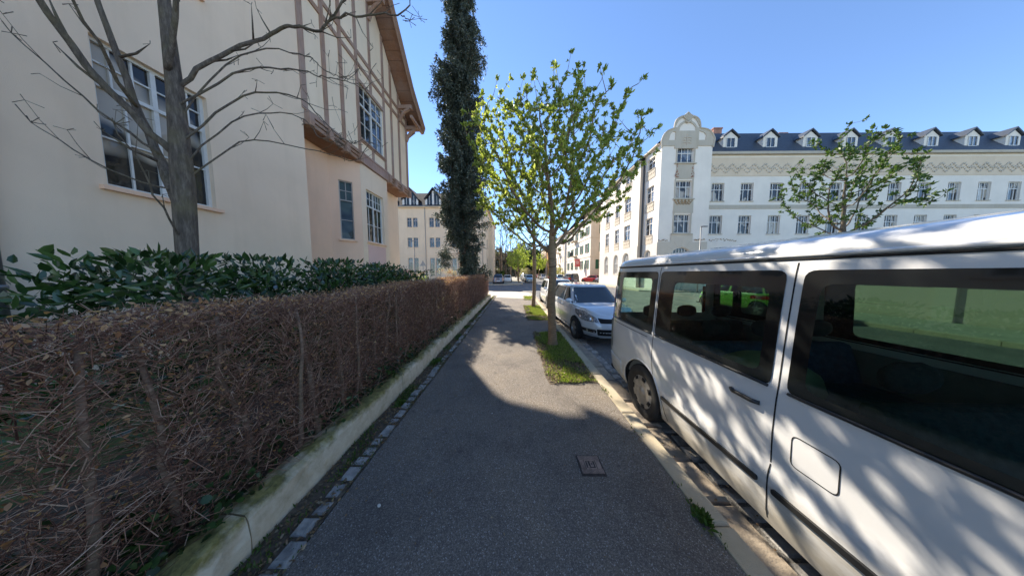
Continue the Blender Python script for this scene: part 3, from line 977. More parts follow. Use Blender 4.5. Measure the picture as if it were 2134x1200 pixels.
    mb.add([(-16, -2, 0), (-16, 13, 0), (-16, 13, upper(12.8)), (-16, 5.5, upper(5.5)), (-16, -2, upper(-2))], [(0, 1, 2, 3, 4)])
    mb.build('rear_walls', M['st_beige'], root)
    # timber frame: one mesh per post, rails and braces
    rr = random.Random(3)
    posts = [6.62, 7.38, 8.10, 8.90, 10.65, 11.27, 11.97, 12.78]
    for i, y in enumerate(posts):
        mb = MB(); w = .15 if i not in (0, 7) else .18
        mb.box(XU - .02, XU + .035, y - w / 2, y + w / 2, 6.60, upper(y) - .02)
        mb.build('timber_post', M['timber'], root, bevel=.008)
    mb = MB(); mb.box(XU - .02, XU + .033, 9.66, 9.80, 9.50, upper(9.73) - .02); mb.build('timber_post', M['timber'], root, bevel=.008)
    mb = MB(); mb.box(XU - .02, XU + .033, 9.65, 9.79, 6.60, 7.12); mb.build('timber_post', M['timber'], root, bevel=.008)
    for z in (10.05, 10.50):
        mb = MB(); mb.box(XU - .02, XU + .045, 6.56, 12.84, z - .075, z + .075); mb.build('timber_rail', M['timber'], root, bevel=.008)
    for (ya, yb, z) in ((8.9, 10.65, 9.45), (8.9, 10.65, 7.15)):
        mb = MB(); mb.box(XU - .02, XU + .04, ya, yb, z - .07, z + .07); mb.build('timber_rail', M['timber'], root, bevel=.008)
    for (ya, za, yb, zb) in ((6.7, 12.9, 7.9, 14.6), (8.2, 12.3, 8.85, 13.9)):
        mb = MB(); mb.beam((XU + .01, ya, za), (XU + .01, yb, zb), .13, .06, (1, 0, 0)); mb.build('timber_brace', M['timber'], root)
    # jetty: stacked moulded beams with beam ends
    mb = MB()
    for (ya, yb) in ((6.60, 8.86), (10.74, 12.92)):
        mb.box(XU - .10, XU + .05, ya, yb, 6.22, 6.34)
        mb.box(XU - .08, XU + .09, ya, yb, 6.355, 6.45)
        mb.box(XU - .08, XU + .13, ya, yb, 6.465, 6.56)
        mb.box(XU - .08, XU + .07, ya, yb, 6.575, 6.64)
    mb.build('jetty_beam', M['timber'], root, bevel=.012)
    mb = MB(); mb.box(XU - .08, XU + .06, 8.86, 10.74, 6.24, 6.64)
    mb.box(XU + .05, XU + .085, 8.84, 10.76, 6.58, 6.66); mb.build('jetty_fascia', timber_mat('pale fascia timber', (0.40, 0.25, 0.20)), root, bevel=.008)
    for y in (6.68, 7.38, 8.10, 8.80, 10.80, 11.30, 11.97, 12.80):
        mb = MB(); mb.box(XU - .1, XU + .17, y - .085, y + .085, 6.16, 6.55); mb.build('beam_end', M['timber'], root, bevel=.015)
    mb = MB()
    mb.box(XL, XU - .02, 6.56, 8.4, 6.205, 6.25); mb.box(XL, XU - .02, 11.2, 12.9, 6.205, 6.25)
    mb.box(XL, XU - .02, 8.4, 11.2, 6.207, 6.249)
    mb.build('jetty_soffit', M['soffit'], root)
    # roof: profile extruded along x
    ys = [13.3, 12.6, 11.9, 11.2, 9.5, 5.5, 1.5, -.2, -.9, -1.6, -2.3]
    mb = MB()
    for (y0, y1) in zip(ys[:-1], ys[1:]):
        za, zb = zr(y0), zr(y1)
        V = [(x, y, z + dz) for x in (-5.42, -16.3) for (y, z) in ((y0, za), (y1, zb)) for dz in (0, -.06)]
        mb.add(V, [(0, 2, 6, 4), (1, 5, 7, 3), (0, 1, 3, 2), (4, 6, 7, 5)])
    mb.build('roof', M['tile'], root)
    # soffit boards under the verge
    mb = MB()
    for (y0, y1) in zip(ys[:5], ys[1:6]):
        L = math.hypot(y1 - y0, zr(y1) - zr(y0)); k = max(2, int(L / .32))
        for i in range(k):
            ya = y0 + (y1 - y0) * (i + .03) / k; yb = y0 + (y1 - y0) * (i + .97) / k
            za, zb = zr(ya) - .075, zr(yb) - .075
            V = [(x, y, z + dz) for x in (-5.5, XU) for (y, z) in ((ya, za), (yb, zb)) for dz in (0, -.03)]
            mb.add(V, [(0, 2, 6, 4), (1, 5, 7, 3), (0, 1, 3, 2), (4, 6, 7, 5), (2, 3, 7, 6), (0, 4, 5, 1)])
    mb.build('soffit', M['soffit'], root)
    # bargeboard, stepped in two mouldings
    mb = MB()
    for (x0, x1, dz0, dz1) in ((-5.50, -5.44, -.30, -.02), (-5.44, -5.40, -.15, .02), (-5.40, -5.37, -.07, .04)):
        for (y0, y1) in zip(ys[:-1], ys[1:]):
            V = [(x, y, zr(y) + dz) for x in (x0, x1) for y in (y0, y1) for dz in (dz0, dz1)]
            mb.add(V, [(0, 1, 3, 2), (4, 6, 7, 5), (0, 4, 5, 1), (2, 3, 7, 6), (0, 2, 6, 4), (1, 5, 7, 3)])
    mb.build('bargeboard', M['timber'], root)
    # brackets carrying the verge
    for (y, z) in ((12.72, 10.02), (12.0, 10.62), (9.73, 13.2), (7.0, 16.4)):
        mb = MB()
        mb.box(XU - .05, -5.55, y - .075, y + .075, z - .09, z + .09)
        P = [(XU + .05, y, z - .72), (XU + .16, y, z - .45), (XU + .34, y, z - .22), (XU + .62, y, z - .08)]
        for p, q in zip(P[:-1], P[1:]): mb.beam(p, q, .12, .13, (0, 1, 0))
        mb.build('bracket', M['timber'], root, bevel=.01)
    mb = MB(); mb.box(-5.62, -5.50, 11.9, 13.3, 10.02, 10.16); mb.beam((-5.56, 12.72, 10.1), (-5.56, 13.2, 10.36), .1, .1); mb.build('eave_purlin', M['timber'], root)
    mb = MB(); mb.beam((-6.26, 12.80, 9.5), (-6.0, 13.22, 10.1), .1, .12); mb.build('bracket', M['timber'], root, bevel=.01)
    # eaves soffit on the far side, gutter
    mb = MB(); mb.box(-16, -5.5, 12.86, 13.28, 10.18, 10.24); mb.build('eaves_soffit', M['soffit'], root)
    mb = MB(); mb.tube([(-5.45, 13.36, 10.30), (-16.2, 13.36, 10.28)], .07, 8); mb.build('gutter', M['zinc'], root, True)
    mb = MB(); mb.tube([(-6.2, 2.45, .2), (-6.2, 2.45, 16.0)], .05, 10)
    for z in (1.5, 4.0, 6.5, 9): mb.lathe([(.05, 0), (.062, .01), (.062, .05), (.05, .06)], 12, 'z', (-6.2, 2.45, z))
    mb.build('downpipe', M['zinc'], root, True)
    rebase(root, (-8, 6, 0.2))
timbered_house()

# ================================================================= TREES
def seg_mesh(name, segs, mat, parent, k=6):
    # segs: list of (p, q, r0, r1), joined frustums, smooth shaded
    P = np.array([s[0] for s in segs]); Q = np.array([s[1] for s in segs])
    V, F = np_tubes(P, Q, np.array([s[2] for s in segs]), np.array([s[3] for s in segs]), k)
    return np_mesh(name, V, F, mat, parent, True)

def colonize(rng, base, height_fork, envelope, zlo, zhi, natt, step=.13, kill=.28, infl=1.6, iters=220, cx=0, cy=0, up=.12):
    att = []
    while len(att) < natt:
        z = rng.uniform(zlo, zhi); r = envelope(z)
        m = max(envelope(t) for t in (zlo, (zlo + zhi) / 2, zhi * .8))
        x, y = rng.uniform(-m, m, 2)
        a = math.atan2(y, x)
        if math.hypot(x, y) <= r * (1 + .12 * math.sin(3 * a + z * 2) + .08 * math.sin(7 * a)): att.append((cx + x, cy + y, z))
    A = np.array(att)
    nodes = [np.array(base, float)]; par = [-1]
    z = base[2]
    while z < height_fork:
        z += step
        nodes.append(nodes[-1] + np.array([rng.normal(0, .006), rng.normal(0, .006), step])); par.append(len(nodes) - 2)
    alive = np.ones(len(A), bool)
    N = np.array(nodes)
    start = len(nodes) - 1
    first = start
    D2 = np.full(len(A), 1e9); NI = np.zeros(len(A), int)
    def upd(lo, N):
        for j in range(lo, len(N)):
            d = ((A - N[j]) ** 2).sum(1); b = d < D2
            D2[b] = d[b]; NI[b] = j
    upd(start, N)
    for it in range(iters):
        ok = alive & (D2 < (infl if it > 6 else 9) ** 2)
        if not ok.any(): break
        new = []
        for j in np.unique(NI[ok]):
            v = A[ok & (NI == j)] - N[j]
            v = v / np.linalg.norm(v, axis=1, keepdims=True)
            d = v.sum(0) + rng.normal(0, .12, 3) * len(v) ** .5; d = d / (np.linalg.norm(d) + 1e-9)
            d = d + np.array([0, 0, up]) + rng.normal(0, .06, 3); d /= np.linalg.norm(d)
            q = N[j] + d * step
            new.append(q); par.append(int(j))
        lo = len(N)
        N = np.vstack([N, np.array(new)])
        upd(lo, N)
        alive &= D2 > kill ** 2
        if len(N) > 9000: break
    return N, par, first

def tree(name, label, base, fork, env, zlo, zhi, natt, cx, cy, bark, leaf, trunk_r, leaves_per=5, L=.07, W=.03, seed=0, group=None, cat='tree', step=.13,
         kill=.28, tipr=.004, shoots=True, k=6, infl=1.6, leafprob=1.0, cup=1.0, power=2.35, up=.12):
    rng = np.random.default_rng(seed)
    base = np.array(base, float)
    root = empty(name, tuple(base), label=label, cat=cat, group=group)
    N, par, first = colonize(rng, (0, 0, -.05), fork, env, zlo, zhi, natt, step, kill, infl, cx=cx, cy=cy, up=up)
    n = len(N)
    rad = np.zeros(n); kidn = np.zeros(n, int)
    for i in range(n - 1, 0, -1):
        if kidn[i] == 0: rad[i] = tipr ** power
        rad[par[i]] += rad[i]; kidn[par[i]] += 1
    rad[0] = max(rad[0], rad[1]); rad = rad ** (1 / power)
    sc = trunk_r / rad[first]
    # scale thick part to the wanted trunk radius, keep twigs thin
    w = np.clip((rad - tipr) / (rad[first] - tipr + 1e-9), 0, 1)
    rad = rad * (1 + (sc - 1) * w)
    # smooth positions a little
    S = N.copy()
    for i in range(1, n):
        pass
    segs_t = []; segs_b = []
    for i in range(1, n):
        p = par[i]
        r0 = min(rad[p], rad[i] * 1.35) if p > first else rad[p]
        s = (N[p], N[i], r0, rad[i])
        (segs_t if i <= first else segs_b).append(s)
    # trunk as a single tube with a root flare
    mb = MB()
    pts = [tuple(N[i]) for i in range(0, first + 1)]
    rr = [trunk_r * (1 + .45 * math.exp(-max(0, N[i][2]) / .09)) * (1 - .10 * N[i][2] / fork) * (1 + rng.normal(0, .012)) for i in range(first + 1)]
    mb.tube(pts, rr, 16)
    mb.build('trunk', bark, root, True)
    # leaves in tufts at twigs
    tips = [i for i in range(first + 1, n) if kidn[i] == 0]
    thin = [i for i in range(first + 1, n) if kidn[i] > 0 and rad[i] < tipr * 2.6]
    P = []; D = []; sh = []
    for i in tips + thin:
        t = kidn[i] == 0
        if not t and rng.random() > .85: continue
        if rng.random() > leafprob: continue
        d = N[i] - N[par[i]]; d = d / np.linalg.norm(d)
        pos = N[i]
        if t and shoots:
            q = N[i] + (d + np.array([0, 0, .6]) + rng.normal(0, .15, 3)) * rng.uniform(.06, .22)
            sh.append((N[i], q, tipr * .9, tipr * .4)); pos = q
            m = (N[i] + q) / 2
            for _ in range(2): P.append(m + rng.normal(0, .01, 3)); D.append(d * .3 + rng.normal(0, .6, 3) + np.array([0, 0, .4]))
        m = leaves_per + rng.integers(-1, 3)
        for _ in range(m):
            P.append(pos + rng.normal(0, L * .22, 3)); D.append(d * .5 + rng.normal(0, .62, 3) + np.array([0, 0, .45 * cup]))
    seg_mesh('branches', segs_b + sh, bark, root, k)
    if P and leaf:
        V, F = np_leaves(np.array(P), np.array(D), L, W, rng, .35)
        np_mesh('crown', V, F, leaf, root)
    return root

M['bark1'] = bark_mat('street tree bark', (0.25, 0.155, 0.085), (0.42, 0.29, 0.17), (1, 1, 9))
M['bark_dark'] = bark_mat('dark bark', (0.11, 0.085, 0.065), (0.22, 0.18, 0.14), (3.5, 3.5, .55))
M['leaf1'] = leafmat('young leaves', [(0.13, 0.17, 0.03), (0.23, 0.28, 0.05), (0.36, 0.40, 0.10), (0.52, 0.53, 0.20)], 0.5, 0.45)
M['leaf_dark'] = leafmat('garden tree leaves', [(0.03, 0.07, 0.015), (0.06, 0.11, 0.02), (0.10, 0.15, 0.035)], 0.3, 0.5)
M['leaf_lime'] = leafmat('lime green leaves', [(0.20, 0.26, 0.04), (0.32, 0.38, 0.07), (0.46, 0.50, 0.14)], 0.45, 0.5)

def interp(tab):
    xs = [t[0] for t in tab]; ys = [t[1] for t in tab]
    return lambda z: float(np.interp(z, xs, ys))
st = 'young trees along the kerb'
env1 = interp([(2.05, .25), (2.4, .6), (2.8, 1.2), (3.2, 1.7), (3.6, 1.92), (4.2, 1.9), (4.8, 1.75), (5.2, 1.4), (5.5, .95), (5.95, .3)])
tree('street_tree', 'young leafing tree with thick ringed trunk in the grass patch beside the white van', (.90, 4.87, 0), 1.78, env1, 2.1, 5.75, 1800, -.05, .3,
     M['bark1'], M['leaf1'], .097, 22, .064, .030, seed=5, group=st, step=.09, kill=.17, tipr=.0055, infl=1.3, power=2.6)
env2 = interp([(2.9, .5), (3.3, 1.3), (4.0, 1.9), (5.0, 1.9), (5.8, 1.3), (6.4, .5)])
tree('street_tree', 'thinner young tree behind the first one, beside the second parked car', (.96, 10.48, 0), 2.45, env2, 2.9, 6.3, 620, -.15, 0,
     M['bark1'], M['leaf1'], .095, 7, .095, .042, seed=8, group=st, step=.13, kill=.25, tipr=.007, infl=1.6, power=2.6)

# tall narrow spruce
M['needle'] = leafmat('spruce needles', [(0.025, 0.036, 0.024), (0.055, 0.072, 0.050), (0.10, 0.12, 0.09), (0.19, 0.205, 0.165)], 0.08, 0.6)
M['bark_red'] = bark_mat('reddish spruce bark', (0.17, 0.09, 0.06), (0.27, 0.16, 0.11))
def spruce():
    rng = np.random.default_rng(14)
    bx, by = -3.04, 12.5
    root = empty('spruce', (bx, by, .2), label='very tall narrow dark spruce with drooping twigs at the end of the hedge', cat='tree')
    left = interp([(1.5, .3), (3.3, .45), (4.0, .75), (4.8, .8), (5.6, 1.1), (6.4, 1.05), (7.2, 1.0), (8.8, 1.45), (9.8, .95), (10.6, .95), (11.6, 1.4), (12.6, 1.05), (13.5, .8), (14.5, .75), (16.4, .62), (18.5, .4), (20.5, .15), (21.2, .02)])
    right = interp([(1.0, .9), (2, 1.25), (3.5, 1.2), (5, 1.3), (6.5, 1.25), (8, 1.3), (10, 1.2), (12, 1.25), (13.2, 1.15), (14.3, 1.35), (15.2, .85), (16.4, .6), (18.5, .45), (20.5, .18), (21.2, .02)])
    mb = MB()
    zs = np.linspace(0, 21, 40)
    mb.tube([(.04 * math.sin(z), .03 * math.cos(z * .8), z) for z in zs], [.24 * (1 - z / 22.5) + .06 * math.exp(-z * 3) for z in zs], 10)
    mb.build('trunk', M['bark_red'], root, True)
    segs = []; P = []; D = []; Ls = []
    z = 1.1
    while z < 20.9:
        nb = rng.integers(6, 10)
        a0 = rng.uniform(0, 6.28)
        for j in range(nb):
            a = a0 + 2 * math.pi * j / nb + rng.normal(0, .25)
            zz = z + rng.uniform(-.12, .12)
            c = math.cos(a)
            r = (right(zz) if c > 0 else left(zz)) * abs(c) ** 1.0 + (left(zz) + right(zz)) / 2 * (1 - abs(c))
            r *= rng.uniform(.7, 1.2) * (.95 + .34 * math.sin(2 * a + zz * 1.9) * math.sin(zz * 2.7 + a))
            if zz < 3.6 and c < -.1: continue
            if r < .12: r = .12
            # branch: droops, then tip turns up
            pts = []
            k = max(4, int(r / .16))
            droop = rng.uniform(.25, .55)
            for i in range(k + 1):
                t = i / k
                pts.append(np.array([math.cos(a) * r * t, math.sin(a) * r * t, zz - .2 - droop * r * (t - .9 * t ** 3)]))
            for p, q in zip(pts[:-1], pts[1:]): segs.append((p, q, .022 * (1 - .0), .016))
            for i in range(1, k + 1):
                p = pts[i]; t = i / k
                m = 9
                for _ in range(m):
                    # hanging twig covered with needle sprays
                    q = p + np.array([rng.normal(0, .07), rng.normal(0, .07), rng.normal(0, .02)])
                    ln = rng.uniform(.15, .62) * (1.1 - .3 * t)
                    out = np.array([math.cos(a), math.sin(a), 0]) * .35 * t
                    n = 6
                    for s in range(n):
                        u = s / n
                        pp = q + (out + np.array([0, 0, -1])) * ln * u
                        P.append(pp); D.append(out * 1.2 + rng.normal(0, .55, 3) + np.array([0, 0, -.55])); Ls.append(.14)
                if i >= k - 1:
                    for _ in range(10):
                        P.append(p + rng.normal(0, .03, 3)); D.append(np.array([math.cos(a), math.sin(a), .35]) + rng.normal(0, .35, 3)); Ls.append(.12)
        z += rng.uniform(.19, .33)
    # lone low clump on the left
    for _ in range(10):
        a = math.pi + rng.normal(0, .3); e = np.array([-.95 + rng.normal(0, .22), rng.normal(0, .3), 2.45 + rng.normal(0, .32)])
        segs.append((np.array([0, 0, 2.7]), e, .009, .005))
        for _ in range(230):
            P.append(e + rng.normal(0, .12, 3)); D.append(rng.normal(0, .6, 3) + np.array([-.4, 0, -.2])); Ls.append(.1)
    # dead hanging twigs low on the left
    for _ in range(150):
        zz = rng.uniform(3.3, 5.3); a = math.pi + rng.normal(0, .8); r = rng.uniform(.2, .6)
        p = np.array([math.cos(a) * .2, math.sin(a) * .2, zz]); q = np.array([math.cos(a) * r, math.sin(a) * r, zz - rng.uniform(.1, .3)])
        segs.append((p, q, .006, .004)); segs.append((q, q + np.array([0, 0, -rng.uniform(.1, .5)]), .004, .002))
    seg_mesh('branches', segs, M['bark_red'], root, 4)
    V, F = np_leaves(np.array(P), np.array(D), np.array(Ls), np.array(Ls) * .34, rng, .5, True)
    np_mesh('crown', V, F, M['needle'], root)
    print('spruce leaves', len(P))
spruce()

# bare tree whose branches reach in from the left
def bare_tree():
    rng = random.Random(12)
    root = empty('bare_tree', (-5.0, 3.2, .2), label='bare tree with thin budding branches reaching in front of the timbered gable', cat='tree')
    b = Vector((-5.0, 3.2, .2))
    mb = MB(); mb.tube([Vector(p) - b for p in [(-5.0, 3.2, .1), (-5.02, 3.2, 1.5), (-4.95, 3.2, 3), (-5.0, 3.25, 4.4), (-5.1, 3.3, 5.8), (-5.0, 3.3, 7.6)]], [.13, .105, .112, .08, .055, .02], 14)
    mb.build('trunk', M['bark_dark'], root, True)
    def branch(pts, r0, r1, fork=3):
        pts = [Vector(p) for p in pts]
        full = []
        ext = [pts[0]] + pts + [pts[-1]]
        for j in range(1, len(ext) - 2):
            a0, a1, a2, a3 = ext[j - 1:j + 3]
            for i in range(5):
                t = i / 5
                v = .5 * (2 * a1 + (a2 - a0) * t + (2 * a0 - 5 * a1 + 4 * a2 - a3) * t * t + (3 * a1 - a0 - 3 * a2 + a3) * t ** 3)
                full.append(v + Vector([rng.gauss(0, .010) for _ in range(3)]))
        full.append(pts[-1])
        n = len(full)
        rad = [r0 + (r1 - r0) * i / (n - 1) for i in range(n)]
        mb = MB(); mb.tube([v - b for v in full], rad, 7)
        for i in range(4, n, 2):
            if rng.random() < .92:
                d = (full[i] - full[i - 1]).normalized()
                s = (d + Vector([rng.gauss(0, .6) for _ in range(3)])).normalized()
                L = rng.uniform(.12, .5) * (1 if fork else .5)
                a = full[i]; m = a + s * L * .5 + Vector((0, 0, .02)); e = m + (s + Vector((0, 0, .5))).normalized() * L * .5
                mb.tube([a - b, m - b, e - b], [rad[i] * .55, rad[i] * .4, .0022], 5)
                for _ in range(3):
                    q = e + Vector([rng.gauss(0, .05) for _ in range(3)]); mb.tube([e - b, q - b], [.0025, .0035], 4)
        e = full[-1]
        for _ in range(6):
            q = e + Vector([rng.gauss(0, .06) for _ in range(3)]) + Vector((.03, .02, .04)); mb.tube([e - b, q - b], [.003, .0045], 4)
        mb.build('branch', M['bark_dark'], root, True)
    branch([(-5.0, 3.25, 4.4), (-4.5, 3.4, 5.0), (-3.9, 3.6, 5.50), (-3.5, 3.6, 5.62), (-3.15, 3.65, 5.60), (-2.85, 3.6, 5.74), (-2.3, 3.6, 5.76), (-1.76, 3.6, 5.78), (-1.62, 3.6, 6.1)], .028, .007)
    # leaders and branches on the other sides
    for pts, r_ in (([(-5.0, 3.2, 2.6), (-5.5, 3.3, 3.6), (-5.7, 3.2, 4.8), (-5.9, 3.1, 6.4), (-5.8, 3.0, 7.8)], .06), ([(-5.0, 3.2, 3.4), (-5.2, 2.7, 4.2), (-5.1, 2.2, 5.2), (-5.2, 1.9, 6.6)], .05),
                    ([(-5.4, 3.3, 3.5), (-5.9, 3.1, 4.0), (-6.1, 2.7, 4.6)], .02), ([(-5.05, 2.9, 3.9), (-4.6, 2.4, 4.4), (-4.4, 2.0, 5.2)], .02),
                    ([(-5.15, 2.4, 4.8), (-5.6, 2.0, 5.3), (-5.9, 1.7, 6.0)], .02), ([(-5.0, 3.2, 4.6), (-4.6, 3.1, 5.4), (-4.4, 3.2, 6.4), (-4.2, 3.3, 7.4)], .035),
                    ([(-5.0, 3.15, 2.2), (-4.7, 2.8, 2.7), (-4.6, 2.5, 3.4)], .014), ([(-5.0, 3.2, 2.9), (-5.5, 2.9, 3.1), (-5.8, 2.6, 3.5)], .014)):
        branch(pts, r_, .004)
    branch([(-3.1, 3.64, 5.62), (-2.85, 3.6, 5.78), (-2.62, 3.6, 6.05), (-2.55, 3.6, 6.4)], .014, .007)
    branch([(-1.80, 3.6, 5.78), (-1.66, 3.6, 5.66)], .008, .005, 0)
    branch([(-5.0, 3.2, 4.1), (-4.2, 3.5, 4.9), (-3.5, 3.6, 4.95), (-3.1, 3.6, 4.85), (-2.72, 3.6, 4.78), (-2.45, 3.65, 4.7)], .014, .004)
    branch([(-4.96, 3.2, 3.6), (-4.3, 3.5, 4.5), (-3.55, 3.6, 4.55), (-3.2, 3.6, 4.25), (-2.9, 3.6, 3.95), (-2.65, 3.6, 3.82)], .014, .004)
    branch([(-4.95, 3.2, 3.3), (-4.3, 3.5, 4.2), (-3.6, 3.7, 4.30), (-3.3, 3.7, 3.98), (-3.0, 3.7, 3.9)], .011, .0035)
    branch([(-5.0, 3.2, 3.9), (-4.3, 3.5, 5.1), (-3.55, 3.7, 5.3), (-3.2, 3.7, 5.1), (-2.95, 3.7, 4.95), (-2.75, 3.7, 4.9)], .011, .0035)
    branch([(-4.95, 3.2, 3.0), (-4.4, 3.5, 3.8), (-3.6, 3.8, 3.85), (-3.2, 3.8, 3.75), (-2.7, 3.7, 3.62), (-2.45, 3.7, 3.9)], .011, .0035)
bare_tree()

# ================================================================= VEHICLES
def paint(name, col, metal=0.0, rough=0.35, dirt=0.15, coat=1.0):
    m, n, l, b = new_mat(name)
    v = coords(n, l)
    f = noise(n, l, v, 2.2, 6, 0.65)
    dcol = mixc(n, l, ramp(n, l, f, [(0.45, (0, 0, 0)), (0.8, (dirt, dirt, dirt))]), col, (0.30, 0.27, 0.22))
    l.new(dcol, b.inputs['Base Color'])
    b.inputs['Metallic'].default_value = metal
    b.inputs['Roughness'].default_value = rough
    b.inputs['Coat Weight'].default_value = coat
    b.inputs['Coat Roughness'].default_value = 0.06
    return m
def van_paint():
    m, n, l, b = new_mat('white van paint')
    v = coords(n, l)
    f = noise(n, l, coords(n, l, (1.5, 1.5, 5)), 2.5, 6, 0.7)
    sp = n.new('ShaderNodeSeparateXYZ'); l.new(v, sp.inputs[0])
    a = n.new('ShaderNodeMath'); a.operation = 'MULTIPLY_ADD'; a.inputs[1].default_value = 0.7; l.new(f, a.inputs[0]); l.new(sp.outputs[2], a.inputs[2])
    low = ramp(n, l, a.outputs[0], [(0.66, (.75, .75, .75)), (0.95, (0.1, 0.1, 0.1)), (1.0, (0.06, 0.06, 0.06))])
    dirt = mixc(n, l, low, (0.70, 0.70, 0.69), (0.34, 0.29, 0.20))
    l.new(dirt, b.inputs['Base Color'])
    b.inputs['Roughness'].default_value = 0.45
    b.inputs['Coat Weight'].default_value = 0.9
    b.inputs['Coat Roughness'].default_value = 0.07
    bump(n, l, b, noise(n, l, v, 1.6, 2), 0.12, 0.03)
    return m
M['p_silver'] = paint('silver paint', (0.66, 0.69, 0.72), 0.25, 0.32)
M['p_white'] = paint('white paint', (0.72, 0.72, 0.71), 0, 0.4)
M['p_van'] = van_paint()
M['p_red'] = paint('red paint', (0.45, 0.02, 0.025), 0, 0.35)
M['p_maroon'] = paint('dark maroon paint', (0.05, 0.018, 0.018), 0.2, 0.35)
M['p_grey'] = paint('grey paint', (0.13, 0.13, 0.16), 0.5, 0.35)
M['p_lime'] = paint('lime paint', (0.20, 0.42, 0.04), 0, 0.35)
M['p_blue'] = paint('pale blue paint', (0.35, 0.48, 0.56), 0.4, 0.35)
M['p_black'] = paint('black paint', (0.015, 0.016, 0.018), 0.1, 0.35)
M['carglass'] = simple('tinted car glass', (0.012, 0.018, 0.020), 0.03, coat=0.3, spec=0.8, var=0.3)
M['trim'] = simple('black plastic trim', (0.018, 0.018, 0.018), 0.45)
M['chrome'] = simple('chrome', (0.7, 0.7, 0.72), 0.12, 1.0, 0.02)
M['lens'] = simple('headlight lens', (0.36, 0.38, 0.40), 0.08, 0.6, 0.5, 30, coat=1.0)
M['lensdark'] = simple('dark headlight housing', (0.22, 0.23, 0.24), 0.12, 0.0, 0.85, 26, coat=1.0)
M['redlens'] = simple('red tail lamp', (0.35, 0.01, 0.01), 0.1, coat=1.0)
M['tyre'] = simple('tyre rubber', (0.022, 0.021, 0.02), 0.85, var=0.4, vscale=8)
M['rim'] = simple('steel rim', (0.34, 0.34, 0.34), 0.4, 0.7, 0.25, 10)
M['rimdirty'] = simple('dusty wheel cover', (0.30, 0.28, 0.25), 0.55, 0.3, 0.4, 8, 0.2, 30)
M['plate'] = simple('number plate', (0.75, 0.75, 0.72), 0.5)
M['seam'] = M['gap']

def ilerp(tab, x):
    return float(np.interp(x, [t[0] for t in tab], [t[1] for t in tab]))

